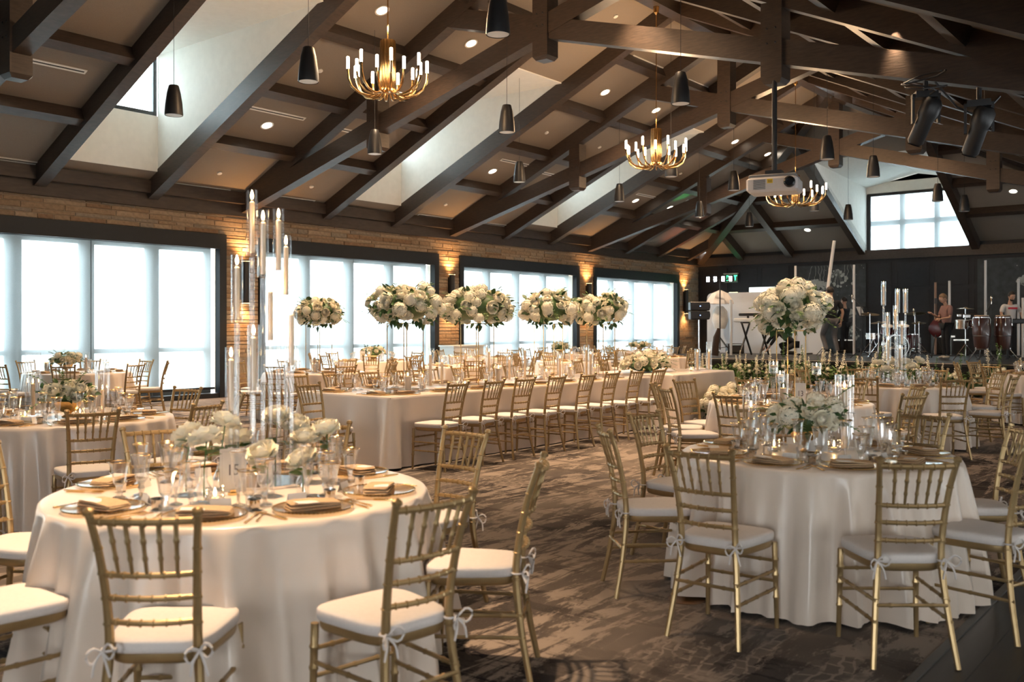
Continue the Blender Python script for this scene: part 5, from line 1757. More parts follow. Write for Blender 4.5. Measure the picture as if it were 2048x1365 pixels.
# draped pale dress form / umbrella light in front
p = at_Y(1440, 706, 26.9)
t = thing('umbrella_light', 'translucent white photo umbrella over a stand before the backdrop board', 'light', (p.x, 26.9, SZ))
um = []
part('umbrella', lathe([(.02, 1.95), (.25, 1.85), (.42, 1.62), (.45, 1.52)], 8, cap0=False, cap1=False), mat('white_nylon', (.75, .72, .70), .7), t, smooth=False)
part('drape', lathe([(.16, .75), (.25, 1.0), (.22, 1.3), (.1, 1.45)], 16), mat('sheer_white_cloth', (.7, .7, .68), .8), t)
tripod(t, 1.9, .3)

# light stand with LED panels
p = on_stage(1440, 708)
t = thing('led_light_stand', 'black tripod stand with four white LED panels by the exit sign', 'light', (p.x, p.y, SZ))
hL = at_d(1440, 562, p.x * FW[0] + p.y * FW[1]).z - SZ
tripod(t, hL, .35, BLACK, .02, .5)
LEDM = emis('led_white', (.85, .92, 1.0), 14, sample=False)
hd = part('crossbar', cbox((0, 0, hL + .04), (.9, .06, .05)), BLACK, t, smooth=False)
for q in (-.36, -.12, .14, .38):
    pb = part('led_panel', cbox((q, -.04, hL + .06), (.14, .07, .2)), BLACKG, t, smooth=False)
    part('led_face', cbox((q, -.078, hL + .05), (.09, .004, .14)), LEDM, pb, smooth=False)
# speaker array
p = on_stage(1398, 714)
dS = p.x * FW[0] + p.y * FW[1]
t = thing('speaker_array', 'two black stacked speakers on a pole by the window wall corner', 'speaker', (p.x, p.y, SZ), YAW)
zt = at_d(1398, 604, dS).z - SZ; zb_ = at_d(1398, 640, dS).z - SZ
hh_ = (zt - zb_) / 2
part('pole', lathe([(.02, 0), (.02, zb_)], 10), CHROME, t); part('base', lathe([(.22, 0), (.22, .02), (.03, .03)], 20), BLACK, t)
for q in range(2):
    z = zb_ + hh_ * (q + .5)
    s = part('speaker_box', bevbox((0, 0, z), (.52, .36, hh_ - .012), .02), BLACK, t, smooth=False)
    part('horn', [lathe([(.10, 0), (.07, .03), (.03, .035)], 14)], BLACKG, s, loc=(.26, -.02, z), rot=(0, pi / 2, 0))
    part('status_light', cbox((0, -.183, z), (.012, .004, .012)), emis('blue_led', (.15, .3, 1), 12, False), s, smooth=False)
# wedge, tilted dark conga bag
p = on_stage(1410, 712)
t = tag(part('bag', [tube([(0, 0, .3), (.05, .0, .8), (.12, 0, 1.05)], [.1, .09, .04], 10)], mat('brown_bag', (.05, .028, .018), .8), loc=(p.x + .35, p.y - .1, SZ)), 'dark brown tapered bag leaning beside the speaker pole', 'bag')
t.location.z = SZ - .28
# acrylic tubes standing on the stage
ACR2 = mat('frosted_acrylic', (.62, .62, .62), .25, var=.03, spec=.8)
tubes_ = [(1591, 532, 700, 1591, 'left of the mural'), (1708, 530, 712, 1708, 'right of the mural by the music stand'), (1871, 565, 705, 1868, 'brown-tinted, left of the singer in pink'), (1899, 562, 690, 1899, 'behind the singer in pink'), (1971, 521, 645, 1969, 'between the conga drums'), (2037, 558, 640, 2037, 'behind the man in the white shirt'), (2046, 596, 722, 2046, 'at the right edge'), (1462, 600, 705, 1460, 'before the white backdrop')]
for i, (x1, y1_, y2, x0, ds) in enumerate(tubes_):
    dep = 28.0 if i in (0, 7) else (24.4 if i == 6 else 27.2)
    dep = dep - .25 * i if i != 6 else dep
    a = at_d(x1, y1_, dep)
    t = thing('acrylic_pole', 'pale frosted pole standing on the stage, ' + ds, 'pole', (a.x, a.y, SZ), 0, 'frosted poles on the stage')
    part('tube', lathe([(.035, .02), (.035, a.z - SZ)], 14), ACR2 if i != 2 else mat('amber_acrylic', (.25, .15, .09), .3), t)
    part('base', lathe([(.20, 0), (.20, .02), (.045, .03)], 20), BLACK, t)
a = on_stage(1650, 702); b_ = at_d(1657, 485, 26.6)
# leaning pole carried by the walking man
mz = on_stage(1662, 714)
t = tag(part('leaning_pole', tube([(mz.x - .22, mz.y + .1, SZ + 1.15), (mz.x - .02, mz.y + .3, 3.87)], .045, 12), ACR2), 'long pale frosted pole held upright and leaning by the man in black', 'pole')

# exit sign and door on back wall
EG = emis('exit_green', (.03, .85, .30), 3.0, False)
a = at_Y(1462, 557, YB - .08)
t = thing('exit_sign', 'green EXIT sign on the dark back wall', 'sign', (a.x, YB - .09, a.z))
part('housing', cbox((0, 0, 0), (.55, .05, .32)), mat('pale_sign_box', (.25, .4, .3), .5), t, smooth=False)
text_part('EXIT', .26, EG, t, (0, -.03, 0), name='lettering')
part('top_plate', cbox((0, 0, .18), (.6, .08, .03)), WHITEM, t, smooth=False)
dr = struct('door_1')
a = at_Y(1440, 570, YB); b_ = at_Y(1497, 570, YB)
part('door_panel', box(a.x, b_.x, YB - .05, YB, 0.02, 2.95), NAVY, dr, smooth=False)
part('sign_plate', cbox(((a.x + b_.x) / 2, YB - .06, 2.78), (.36, .02, .12)), mat('lit_plate', (.7, .68, .45), .5, emit=(.9, .85, .5), estr=.6), dr, smooth=False)
a = at_Y(1499, 570, YB); b_ = at_Y(1592, 570, YB)
w8 = struct('window_8')
part('window_frame', box(a.x - .05, b_.x + .05, YB - .02, YB, .9, 3.05), NAVY, w8, smooth=False)
part('roller_shade', box(a.x, b_.x, YB - .035, YB - .03, .95, 3.0), mat('backlit_shade', (.6, .62, .6), .8, emit=(.75, .85, .80), estr=.9), w8, smooth=False)

# murals: pale botanical print on dark panels
def mural(x0, x1, z0, z1, label, seed):
    t = thing('mural', label, 'mural', ((x0 + x1) / 2, YB - .08, (z0 + z1) / 2))
    w, h = x1 - x0, z1 - z0
    part('panel', box(-w / 2, w / 2, 0, .04, -h / 2, h / 2), mat('slate_canvas', (.06, .066, .068), .85, var=.25, scale=5), t, smooth=False)
    PR = mat('chalk_print_' + str(seed), (.42, .43, .40), .9, var=.2, scale=6)
    r = random.Random(seed); out = []; y = -.003
    def disc(cx, cz, q, n=9):
        if abs(cx) > w / 2 - q or abs(cz) > h / 2 - q: return
        V = [(cx + q * (1 + .15 * sin(3 * 2 * pi * k / n + cx)) * cos(2 * pi * k / n), y - r.uniform(0, .002), cz + q * sin(2 * pi * k / n)) for k in range(n)]
        out.append((V, [tuple(reversed(range(n)))]))
    def line(x0_, z0_, x1_, z1_, q=.008):
        if max(abs(x0_), abs(x1_)) > w / 2 or max(abs(z0_), abs(z1_)) > h / 2: return
        dx, dz = x1_ - x0_, z1_ - z0_; L_ = hypot(dx, dz) or 1
        nx, nz = -dz / L_ * q, dx / L_ * q
        out.append(([(x0_ - nx, y, z0_ - nz), (x1_ - nx, y, z1_ - nz), (x1_ + nx, y, z1_ + nz), (x0_ + nx, y, z0_ + nz)], [(0, 1, 2, 3)]))
    def umbel(cx, cz, R, stem):
        for k in range(150):
            a = r.uniform(.05, pi - .05); q = R * sqrt(r.random())
            disc(cx + q * cos(a) * 1.0, cz + q * sin(a) * .55, r.uniform(.02, .05) * R / .5, 7)
        for k in range(9):
            line(cx, cz - R * .45, cx + R * cos(pi * (k + .5) / 9) * .9, cz, .006)
        line(cx, cz - R * .45, cx + .03, cz - stem, .012)
    def berries(cx, cz, n, R):
        for k in range(n):
            a = r.uniform(0, 6.28); q = R * sqrt(r.random())
            bx, bz = cx + q * cos(a), cz + q * sin(a)
            disc(bx, bz, r.uniform(.03, .055), 9); line(cx, cz + R, bx, bz, .003)
    def hanging(cx, n=5):
        for k in range(n):
            x = cx + (k - n / 2) * .11
            zz = h / 2 - .02
            for q in range(5):
                nx_ = x + r.uniform(-.05, .05); nz_ = zz - r.uniform(.08, .14)
                line(x, zz, nx_, nz_, .005); x, zz = nx_, nz_
            if k % 2: disc(x, zz - .05, .05)
    hanging(-w * .12, 6); hanging(w * .3, 4)
    umbel(-w * .22, h * .22, min(.55, w * .28), h * .6)
    umbel(w * .22, -h * .10, min(.40, w * .22), h * .38)
    berries(w * .12, h * .34, 26, .32); berries(-w * .05, -h * .1, 14, .25); berries(w * .33, -h * .32, 20, .3)
    for k in range(40): disc(r.uniform(-w / 2, w / 2), r.uniform(-h / 2, h / 2), r.uniform(.006, .018), 6)
    part('botanical_print', out, PR, t, smooth=False)['kind'] = 'stuff'
a = at_Y(1592, 540, YB); b_ = at_Y(1733, 540, YB)
mural(a.x, b_.x, .75, 3.72, 'dark mural of pale hanging blossoms left of the stage centre panels', 31)
a = at_Y(1956, 540, YB)
mural(a.x, XR - .3, .75, 3.72, 'dark mural with a large pale umbel flower behind the congas', 37)

# ---- drum kit
WINE = mat('wine_lacquer', (.07, .012, .016), .2, var=.2, coat=.4)
HEAD = mat('drum_head', (.55, .53, .5), .6)
def drum(parent, name, c, r, h, rx=0, rz=0, m=WINE, head=HEAD):
    M = Matrix.Translation(c) @ Matrix.Rotation(rz, 4, 'Z') @ Matrix.Rotation(rx, 4, 'X')
    d = part(name, xf(lathe([(r, -h / 2), (r, h / 2)], 28), M), m, parent)
    for s in (-1, 1):
        part('hoop', xf(lathe([(r * 1.0, s * h / 2 - .012), (r * 1.04, s * h / 2 - .012), (r * 1.04, s * h / 2 + .012), (r * 1.0, s * h / 2 + .012)], 28, cap0=False, cap1=False), M), CHROME, d)
    part('drum_skin', xf(lathe([(r * .99, h / 2 + .004), (.0, h / 2 + .006)], 28, cap1=False), M), head, d)
    part('lugs', [xf(cbox((r * 1.02 * cos(a), r * 1.02 * sin(a), 0), (.02, .02, h * .55)), M) for a in [2 * pi * i / 8 for i in range(8)]], CHROME, d, smooth=False)
    return d
def cymbal_stand(x, y, h, r, label=None, parent=None, tilt_=.15, base=SZ):
    t = parent or thing('cymbal_stand', label, 'cymbal stand', (x, y, base), RNG.uniform(0, 3), 'cymbals on stands')
    tripod(t, h, .32, CHROME, .012, .40)
    part('cymbal', xf(lathe([(.0, .03), (.03, .022), (.05, .008), (r, -.012), (r, -.014), (.05, .004)], 28, cap0=False, cap1=False), Matrix.Translation((0, 0, h)) @ Matrix.Rotation(tilt_, 4, 'Y')), mat('bronze_cymbal', (.40, .30, .15), .3, .9) if 'cymb' not in globals() else cymb, t)
    return t
cymb = mat('bronze_cymbals', (.42, .32, .17), .28, .9)
kd = at_d(1790, 700, 25.2)
t = thing('drum_kit', 'wine-red drum kit with pale logo on the bass drum skin', 'drum kit', (kd.x, kd.y, SZ), YAW - .15)
bd = drum(t, 'bass_drum', (0, 0, .30), .29, .42, pi / 2, 0, WINE, BLACKG)
text_part('DI', .17, HEAD, t, (-.1, -.235, .33), rot=(pi / 2, 0, 0), name='logo_lettering')
part('logo_wings', [([(-.24, -.232, .27), (.24, -.232, .27), (.17, -.232, .22), (0, -.232, .24), (-.17, -.232, .22)], [(0, 4, 3, 2, 1)])], HEAD, t, smooth=False)
drum(t, 'tom', (-.2, .0, .74), .15, .2, .35, .1); drum(t, 'tom', (.2, .0, .74), .15, .2, .35, -.1)
drum(t, 'floor_tom', (.55, .45, .42), .2, .38); drum(t, 'snare_drum', (-.45, .5, .56), .18, .14, 0, 0, SILVER)
part('tom_mount', [tube([(0, 0, .58), (0, 0, .78)], .015, 8), tube([(-.2, 0, .7), (.2, 0, .7)], .01, 6)], CHROME, t)
part('spur_legs', [tube([(s * .25, 0, .2), (s * .42, -.12, .0)], .01, 6) for s in (-1, 1)] + [tube([(.55 + .2 * cos(a), .45 + .2 * sin(a), .5), (.55 + .21 * cos(a), .45 + .21 * sin(a), 0)], .008, 6) for a in (0, 2.1, 4.2)] + [tube([(-.45, .5, .5), (-.45 + .2 * cos(a), .5 + .2 * sin(a), 0)], .01, 6) for a in (0, 2.1, 4.2)], CHROME, t)
thr = part('drum_throne', [lathe([(.17, .46), (.18, .50), (.17, .54)], 20, c=(0, .95, 0)), lathe([(.015, .0), (.015, .46)], 8, c=(0, .95, 0))], BLACK, t)
for (px_, py_, d, r, ds) in ((1740, 628, 24.8, .24, 'left of the drum kit'), (1830, 627, 26.0, .27, 'right of the drum kit'), (1757, 645, 25.0, .2, 'low and close to the left of the kit'), (1838, 646, 25.2, .18, 'low pair of hi-hats right of the kit')):
    a = at_d(px_, py_, d)
    cymbal_stand(a.x, a.y, a.z - SZ, r, 'bronze cymbal on a chrome tripod stand, ' + ds)
# congas
CW = mat('conga_mahogany', (.060, .017, .010), .28, var=.3, scale=5, stretch=(6, 6, .6), coat=.3)
def conga(px, label, d=22.3):
    a = at_d(px, 632, d)
    t = thing('conga_drum', label, 'drum', (a.x, a.y, SZ), RNG.uniform(0, 3), 'conga drums')
    zt = a.z - SZ
    k = .80
    part('shell', lathe([(.145, zt - k), (.168, zt - k * .82), (.195, zt - k * .5), (.197, zt - k * .35), (.178, zt - k * .12), (.157, zt)], 32), CW, t)
    part('drum_skin', lathe([(.158, zt - .004), (.155, zt + .012), (.0, zt + .016)], 32, cap1=False), mat('rawhide', (.62, .48, .32), .6), t)
    part('hoop', lathe([(.165, zt - .05), (.172, zt - .05), (.172, zt - .03), (.165, zt - .03)], 32), CHROME, t)
    part('band', [lathe([(.193, zt - k * .6), (.197, zt - k * .6 + .02)], 32), lathe([(.147, zt - k + .01), (.153, zt - k + .03)], 32)], CHROME, t)
    for i in range(6):
        q = 2 * pi * i / 6
        part('lug', [tube([(.172 * cos(q), .172 * sin(q), zt - .03), (.195 * cos(q), .195 * sin(q), zt - .09), (.19 * cos(q), .19 * sin(q), zt - .2)], .007, 6), cbox((.188 * cos(q), .188 * sin(q), zt - .21), (.03, .03, .05))], CHROME, t)
    for i in range(3):
        q = 2 * pi * i / 3 + .4
        part('leg', tube([(.13 * cos(q), .13 * sin(q), zt - k * .75), (.15 * cos(q), .15 * sin(q), zt - k), (.36 * cos(q), .36 * sin(q), .01)], .012, 6), CHROME, t)
conga(1963, 'dark mahogany conga drum with pale skin, left of the pair')
conga(2006, 'dark mahogany conga drum with pale skin, right of the pair')
# timbale stand with cymbal
a = at_d(1931, 617, 22.6)
t = thing('timbale_stand', 'chrome percussion stand with small drum, bells and a cymbal', 'drum stand', (a.x, a.y, SZ), .4)
hT = a.z - SZ
cymbal_stand(0, 0, hT, .19, parent=t, tilt_=.02)
drum(t, 'timbale', (-.08, 0, hT - .38), .14, .18, .1, 0, SILVER)
drum(t, 'timbale', (.2, 0.06, hT - .36), .12, .16, .1, 0, WINE)
part('cowbell', [bevbox((0.02, -.05, hT - .19), (.16, .07, .09), .015), bevbox((-.14, -.02, hT - .17), (.1, .06, .06), .01), tube([(-.2, 0, hT - .14), (.25, 0, hT - .14)], .01, 6)], CHROME, t, smooth=False)
# microphone and music stands
def mic_stand(px, py, h, label, boom=.35, lean=0):
    a = on_stage(px, py)
    t = thing('microphone_stand', label, 'microphone stand', (a.x, a.y, SZ), RNG.uniform(0, 3), 'microphone stands')
    tripod(t, h, .32, BLACK, .011, .25)
    part('boom', tube([(-.1, 0, h - .08), (boom, 0, h + .22)], .008, 6), BLACK, t)
    part('microphone', lathe([(.012, -.14), (.016, -.02), (.026, .0), (.028, .03), (.018, .055)], 12, c=(boom, 0, h + .24)), SILVER, t)
mic_stand(1981, 722, 1.25, 'black boom microphone stand between the two congas', .02)
mic_stand(1833, 716, 1.0, 'black microphone stand left of the singer in pink')
mic_stand(1722, 718, 1.35, 'tall microphone stand at the drum kit')
mic_stand(1648, 712, 1.0, 'microphone stand beside the walking man')
a = on_stage(1725, 708)
t = thing('music_stand', 'black music stand with white papers by the mural', 'music stand', (a.x, a.y, SZ), YAW + .5)
tripod(t, 1.15, .3, BLACK, .012, .3)
part('desk', xf(cbox((0, 0, 0), (.5, .02, .34)), Matrix.Translation((0, 0, 1.28)) @ Matrix.Rotation(-.5, 4, 'X')), BLACK, t, smooth=False)
part('sheet', xf(cbox((-.1, -.014, 0), (.22, .003, .3)), Matrix.Translation((0, 0, 1.28)) @ Matrix.Rotation(-.5, 4, 'X')), PAPER, t, smooth=False)
# keyboards
a = at_d(1510, 660, 26.8)
t = thing('keyboard_stand', 'two stacked keyboards on a black X-stand before the white board', 'keyboard', (a.x, a.y, SZ), YAW + .9)
part('x_frame', [beam((-.35, y, .02), (.3, y, .92), .04, .04) for y in (-.3, .3)] + [beam((.35, y, .02), (-.3, y, .92), .04, .04) for y in (-.26, .26)], BLACK, t, smooth=False)
part('support', [cbox((0, y, .93), (.5, .05, .04)) for y in (-.3, .3)] + [cbox((.2, y, 1.03), (.05, .05, .2)) for y in (-.3, .3)], BLACK, t, smooth=False)
k1 = part('lower_keyboard', bevbox((0, 0, 1.0), (.34, 1.15, .1), .015), WHITEM, t, smooth=False)
part('keys', [cbox((-.09, -.5 + .04 * i, 1.052), (.14, .034, .01)) for i in range(26)], PAPER, k1, smooth=False)
part('rear_panel', cbox((.172, 0, 1.0), (.004, .9, .06)), BLACK, k1, smooth=False)
k2 = part('upper_keyboard', bevbox((.08, 0, 1.16), (.28, .95, .08), .015), BLACK, t, smooth=False)
part('keys', [cbox((0.0, -.42 + .04 * i, 1.204), (.12, .034, .01)) for i in range(21)], PAPER, k2, smooth=False)
# piano / mixer box beside the man in white
a = at_d(2045, 645, 23.6)
t = thing('mixing_desk', 'black mixing desk in front of the man in the white shirt', 'mixing desk', (a.x, a.y, SZ), YAW)
part('console', bevbox((0, 0, .95), (.9, .45, .12), .02), BLACK, t, smooth=False)
for x in (-.38, .38): part('leg', beam((x, 0, 0), (x * .9, 0, .9), .04, .05), BLACK, t, smooth=False)
# amplifiers and monitors
for (px_, py_, w, h, ds) in ((1452, 708, .5, .3, 'below the LED stand'), (1600, 705, .55, .5, 'under the tall hydrangeas'), (1700, 705, .6, .45, 'behind the mural pole'), (1905, 712, .5, .5, 'behind the singer in pink'), (1935, 705, .6, .6, 'behind the percussion stand')):
    a = on_stage(px_, py_)
    t = thing('amplifier', 'black amplifier box on the stage ' + ds, 'amplifier', (a.x, min(a.y + .6, 30), SZ), YAW, 'amplifiers on the stage')
    part('cabinet', bevbox((0, 0, h / 2), (w, .35, h), .02), BLACK, t, smooth=False)
    part('grille', cbox((0, -.178, h * .44), (w * .86, .006, h * .66)), mat('grille_cloth', (.03, .03, .03), .9), t, smooth=False)
    part('control_strip', cbox((0, -.178, h * .88), (w * .86, .006, h * .08)), SILVER, t, smooth=False)
# coloured stage lights on the roof corner
spot((-14.2, 27.6, 3.4), 60, (.05, 1.0, .25), .45, .8, .03, rot=(radians(200), radians(-6), 0), name='green_stage_beam')
spot((-16.2, 31.0, 2.6), 60, (1.0, .25, .08), .9, .9, .05, rot=(radians(200), radians(0), 0), name='red_stage_beam')
# ================================================================== PEOPLE
SKIN = mat('skin', (.50, .30, .21), .55, var=.05, scale=20)
HAIRD = mat('dark_hair', (.014, .010, .008), .6, var=.3, scale=60)
HAIRB = mat('light_brown_hair', (.14, .085, .045), .6, var=.3, scale=60)
def skin_mesh(name, V, E, Rr, m, parent, root=0, sub=2):
    me = bpy.data.meshes.new(name)
    me.from_pydata([tuple(v) for v in V], E, [])
    me.materials.append(m)
    o = obj(name, me, parent)
    md = o.modifiers.new('skin', 'SKIN')
    for i, r in enumerate(Rr):
        me.skin_vertices[0].data[i].radius = r if isinstance(r, tuple) else (r, r)
    me.skin_vertices[0].data[root].use_root = True
    md.use_smooth_shade = True
    s = o.modifiers.new('sub', 'SUBSURF'); s.levels = sub; s.render_levels = sub
    return o
def chain(specs):
    """specs: list of lists of ((x,y,z), radius); first chain starts the tree, later ones begin with an index of an earlier vertex"""
    V, E, R = [], [], []
    for ch in specs:
        prev = None
        for it in ch:
            if isinstance(it, int): prev = it; continue
            V.append(Vector(it[0])); R.append(it[1])
            if prev is not None: E.append((prev, len(V) - 1))
            prev = len(V) - 1
    return V, E, R
def head_shape():
    V, Fc = ball((0, 0, 0), .078, .098, .118, 18, 14)
    out = []
    for x, y, z in V:
        k = 1.0
        if z < 0: x *= 1 - .25 * (-z / .118); y *= 1 - .08 * (-z / .118)
        out.append((x, y + (.012 if z < -.03 and y > 0 else 0), z))
    return out, Fc
def person(loc, rz, J, label, shirt, trousers, shoes, hair, sleeve=.6, skin=SKIN, head_tilt=(0, 0), beard=False, hairlen=0, shirt_extra=None):
    """J: joints in the figure's frame, facing +y"""
    t = thing('person', label, 'person', loc, rz)
    g = lambda k: Vector(J[k])
    body = [[(g('pelvis'), .075), (g('chest') * .5 + g('pelvis') * .5, .07), (g('chest'), .085), (g('neck'), .05), (g('neck') * .5 + g('head') * .5, .048), (g('head'), .05)]]
    idx = 6
    for s in ('l', 'r'):
        body.append([2, (g('sho_' + s), .048), (g('elb_' + s) * .5 + g('sho_' + s) * .5, .042), (g('elb_' + s), .034), (g('wri_' + s), .024)])
        idx += 4
    for s in ('l', 'r'):
        body.append([0, (g('hip_' + s), .07), (g('kne_' + s), .05), (g('ank_' + s), .035)])
    V, E, R = chain(body)
    skin_mesh('body', V, E, R, skin, t, 0, 1)
    # head with features
    hd = g('head') + Vector((0, .02, .05))
    hrot = Euler((head_tilt[0], 0, head_tilt[1]))
    h = part('head', head_shape(), skin, t, loc=hd, rot=hrot, angle=180)
    part('nose', ball((0, .100, -.012), .011, .018, .018, 8, 6), skin, h)
    for s in (-1, 1):
        part('eye', ball((s * .030, .086, .012), .012, .008, .007, 8, 6), PAPER, h)
        part('pupil', ball((s * .030, .094, .012), .005, .003, .005, 6, 4), BLACK, h)
        part('ear', ball((s * .078, .0, -.005), .010, .02, .03, 8, 6), skin, h)
        part('brow', cbox((s * .03, .092, .034), (.03, .006, .006)), hair, h)
    part('mouth', ball((0, .092, -.052), .022, .006, .006, 8, 5), mat('lips', (.35, .13, .11), .5) if 'LIPS' not in globals() else LIPS, h)
    hs = ball((0, -.014, .022), .088, .100, .112, 18, 12)
    hv = []
    for x, y, z in hs[0]:
        if y > .03 and z < .075: y = .03 + (y - .03) * .2
        if z < -.03: z = -.03 + (z + .03) * (.35 + hairlen)
        hv.append((x * (1 + .04 * sin(40 * z + 9 * x)), y, z))
    part('hair', (hv, hs[1]), hair, h, angle=180)
    if beard: part('beard', ball((0, .045, -.075), .055, .052, .045, 12, 8), hair, h)
    # hands: palm and five fingers
    for s, sg in (('l', -1), ('r', 1)):
        w = g('wri_' + s); d = (w - g('elb_' + s)).normalized()
        side = d.cross(Vector((0, 1, 0)));
        side = side.normalized() if side.length > .2 else Vector((1, 0, 0))
        nrm = side.cross(d).normalized()
        V, E, R = [w - d * .01, w + d * .035, w + d * .075], [(0, 1), (1, 2)], [(.016, .022), (.015, .034), (.013, .036)]
        for q, (off, ln) in enumerate(((-.028, .060), (-.010, .072), (.009, .068), (.027, .052))):
            b = w + d * .082 + side * off
            a = len(V)
            V += [b, b + d * ln * .5 + nrm * .008, b + d * ln * .85 + nrm * .028]
            R += [.0085, .008, .0065]
            E += [(2, a), (a, a + 1), (a + 1, a + 2)]
        a = len(V)
        tb_ = w + d * .03 - side * .03
        V += [tb_, tb_ + d * .03 - side * .022 + nrm * .01, tb_ + d * .055 - side * .022 + nrm * .022]
        R += [.011, .010, .0075]; E += [(1, a), (a, a + 1), (a + 1, a + 2)]
        skin_mesh('hand', V, E, R, skin, t, 0, 1)
    # clothes
    sh = [[(g('pelvis') + Vector((0, 0, -.03)), (.155, .115)), (g('pelvis') * .5 + g('chest') * .5, (.145, .11)), (g('chest'), (.165, .115)), (g('chest') * .35 + g('neck') * .65, (.09, .08))]]
    for s in ('l', 'r'):
        e = g('sho_' + s).lerp(g('elb_' + s), sleeve) if sleeve <= 1 else g('elb_' + s).lerp(g('wri_' + s), sleeve - 1)
        c = [2, (g('sho_' + s), .068)]
        if sleeve > 1: c += [(g('elb_' + s), .05)]
        c += [(e, .058 if sleeve <= 1 else .038)]
        sh.append(c)
    V, E, R = chain(sh)
    skin_mesh('shirt', V, E, R, shirt, t, 0, 2)
    tr_ = [[(g('pelvis'), (.135, .105))]]
    for s in ('l', 'r'):
        tr_.append([0, (g('hip_' + s), .085), (g('hip_' + s).lerp(g('kne_' + s), .5), .078), (g('kne_' + s), .062), (g('kne_' + s).lerp(g('ank_' + s), .5), .056), (g('ank_' + s), .05)])
    V, E, R = chain(tr_)
    skin_mesh('trousers', V, E, R, trousers, t, 0, 2)
    for s in ('l', 'r'):
        a = g('ank_' + s); f = Vector(J.get('toe_' + s, tuple(a + Vector((0, .16, -.05)))))
        heel = a + Vector((0, -.03, -.04))
        skin_mesh('shoe', [heel, a + (f - a) * .45 + Vector((0, 0, -.02)), f], [(0, 1), (1, 2)], [(.04, .04), (.042, .036), (.036, .026)], shoes, t, 0, 2)
    return t
LIPS = mat('lips_tone', (.35, .13, .11), .5)
def stand(h, **k):
    s = h / 1.78
    J = dict(pelvis=(0, 0, .95), chest=(0, .01, 1.28), neck=(0, .0, 1.47), head=(0, .015, 1.60), sho_l=(-.18, 0, 1.40), sho_r=(.18, 0, 1.40),
             elb_l=(-.23, -.02, 1.12), elb_r=(.23, -.02, 1.12), wri_l=(-.23, .06, .88), wri_r=(.23, .06, .88),
             hip_l=(-.09, 0, .90), hip_r=(.09, 0, .90), kne_l=(-.1, .02, .50), kne_r=(.1, .02, .50), ank_l=(-.1, 0, .09), ank_r=(.1, 0, .09))
    J.update(k)
    return {a: tuple(c * s for c in b) for a, b in J.items()}
BLKC = mat('black_cotton', (.012, .013, .016), .85, var=.2, scale=20)
GREYJ = mat('grey_denim', (.12, .12, .13), .85, var=.15, scale=40)
PINK = mat('dusty_rose_cotton', (.27, .15, .13), .8, var=.08, scale=20)
WTEE = mat('white_cotton', (.62, .60, .58), .85, var=.03)
SHOEB = mat('black_leather', (.012, .012, .012), .4); SHOEW = mat('pale_sneaker', (.5, .47, .42), .6)
FACEAWAY = YAW + pi * .0
# walking man: back to us, mid-stride, arm hanging
wp = on_stage(1662, 714)
walker = person((wp.x, wp.y, SZ), YAW + .25, stand(1.86, kne_l=(-.1, .18, .55), ank_l=(-.09, .02, .16), toe_l=(-.09, .06, .03), kne_r=(.10, .03, .50), ank_r=(.1, -.10, .12), toe_r=(.1, .02, .03),
       elb_l=(-.24, .16, 1.22), wri_l=(-.17, .36, 1.32), elb_r=(.27, -.03, 1.12), wri_r=(.25, .02, .86), pelvis=(0, 0, .95), head=(.0, .03, 1.60)),
       'man seen from behind in black tee and grey jeans walking across the stage', BLKC, GREYJ, SHOEW, HAIRD, .75, head_tilt=(-.1, .0), hairlen=.2)
walker.scale = (1.22, 1.15, 1.03)
wp = on_stage(1690, 706)
person((wp.x, wp.y, SZ), YAW + .6, stand(1.76, elb_l=(-.22, .12, 1.14), wri_l=(-.12, .34, 1.10), elb_r=(.24, .10, 1.14), wri_r=(.14, .34, 1.12)),
       'dark figure in black standing at the music stand beside the mural', BLKC, BLKC, SHOEB, HAIRD, 1.8, head_tilt=(-.2, 0))
# singer in pink, facing left, looking down
wp = on_stage(1893, 718)
person((wp.x, wp.y, SZ), YAW + pi / 2 + .1, stand(1.66, head=(0, .075, 1.585), neck=(0, .02, 1.46), chest=(0, -.01, 1.28), elb_l=(-.21, .02, 1.12), wri_l=(-.14, .26, 1.08), elb_r=(.2, .10, 1.12), wri_r=(.12, .34, 1.22)),
       'person in a dusty pink top and black trousers looking down at a guitar', PINK, BLKC, SHOEW, HAIRB, .85, head_tilt=(-.55, 0), hairlen=.1)
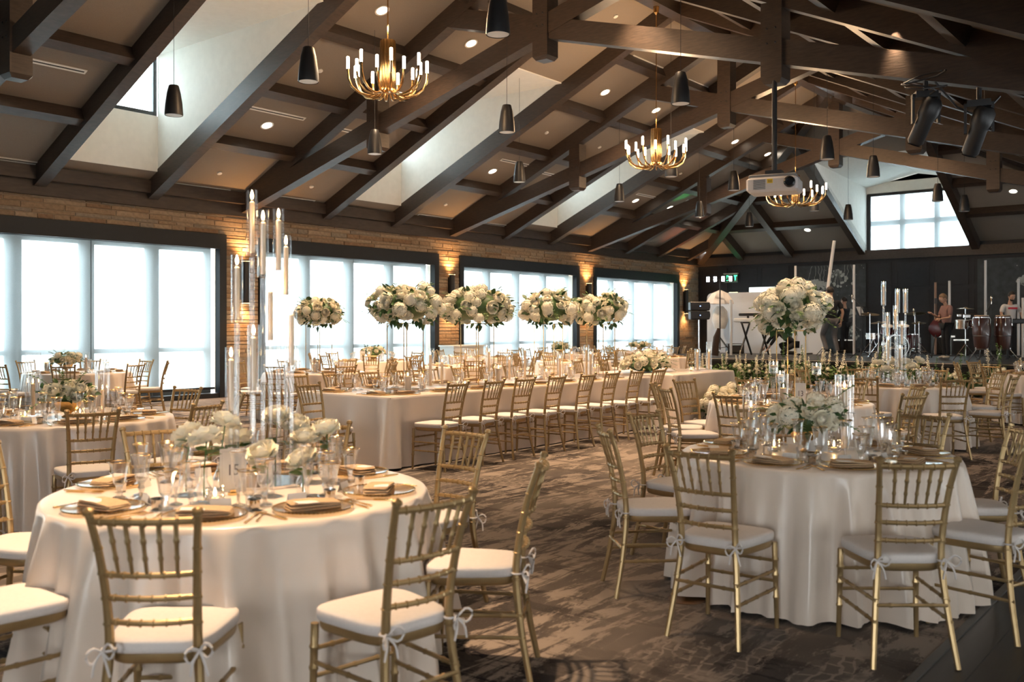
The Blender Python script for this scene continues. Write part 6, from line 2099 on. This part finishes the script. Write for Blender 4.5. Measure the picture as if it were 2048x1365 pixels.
# guitar on stand in front of the pink singer
a = on_stage(1873, 716)
t = thing('guitar', 'dark guitar on a stand held upright before the person in pink', 'guitar', (a.x, a.y, SZ), YAW + 2.2)
bodyo = []
for i in range(28):
    q = 2 * pi * i / 28
    bodyo.append(((.17 + .035 * cos(2 * q)) * cos(q) * (1 - .12 * sin(q)), (.23 - .02 * cos(2 * q)) * sin(q)))
gb = slab(bodyo, [(-.04, .95), (-.035, 1), (.035, 1), (.04, .95)])
part('body', xf(gb, Matrix.Translation((0, 0, .78)) @ Matrix.Rotation(pi / 2, 4, 'X')), WINE, t)
part('neck', beam((0, -.02, .95), (0, .02, 1.42), .05, .03, up=(0, 1, 0)), mat('fretboard', (.05, .03, .02), .4), t, smooth=False)
part('headstock', cbox((0, .02, 1.49), (.08, .02, .15)), BLACK, t, smooth=False)
part('stand', [tube([(0, .05, .6), (.2, -.12, .0)], .012, 6), tube([(0, .05, .6), (-.2, -.12, .0)], .012, 6), tube([(0, .05, .6), (0, .25, .0)], .012, 6)], BLACK, t)
# man in white tee with red stripe
a = at_d(2020, 600, 24.6)
wm = person((a.x, a.y, SZ), YAW + pi + .05, stand(1.74, head=(0, .06, 1.585), elb_l=(-.28, .06, 1.16), wri_l=(-.2, .26, 1.0), elb_r=(.28, .06, 1.16), wri_r=(.2, .26, 1.0)),
       'bearded man in a white tee with a red stripe behind the mixing desk', WTEE, BLKC, SHOEB, HAIRD, .85, head_tilt=(-.45, 0), beard=True)
part('chest_stripe', cbox((0, .128, 1.29), (.24, .012, .05)), mat('red_print', (.55, .03, .05), .7), wm, smooth=False)
# kneeling figure at the keyboard
a = on_stage(1572, 712)
person((a.x, a.y, SZ), YAW + pi / 2 - .2, dict(pelvis=(0, -.22, .36), chest=(0, .10, .60), neck=(0, .26, .70), head=(0, .38, .74), sho_l=(-.17, .2, .66), sho_r=(.17, .2, .66), elb_l=(-.24, .36, .42), elb_r=(.2, .42, .48), wri_l=(-.2, .50, .20), wri_r=(.14, .58, .22),
       hip_l=(-.1, -.22, .32), hip_r=(.1, -.22, .32), kne_l=(-.16, .16, .10), kne_r=(.14, .16, .32), ank_l=(-.14, -.28, .08), ank_r=(.14, .0, .09), toe_l=(-.14, -.42, .03), toe_r=(.14, .14, .03)),
       'person in black crouching low on the stage beside the keyboards', BLKC, BLKC, SHOEB, HAIRD, 1.6, head_tilt=(-.9, 0))
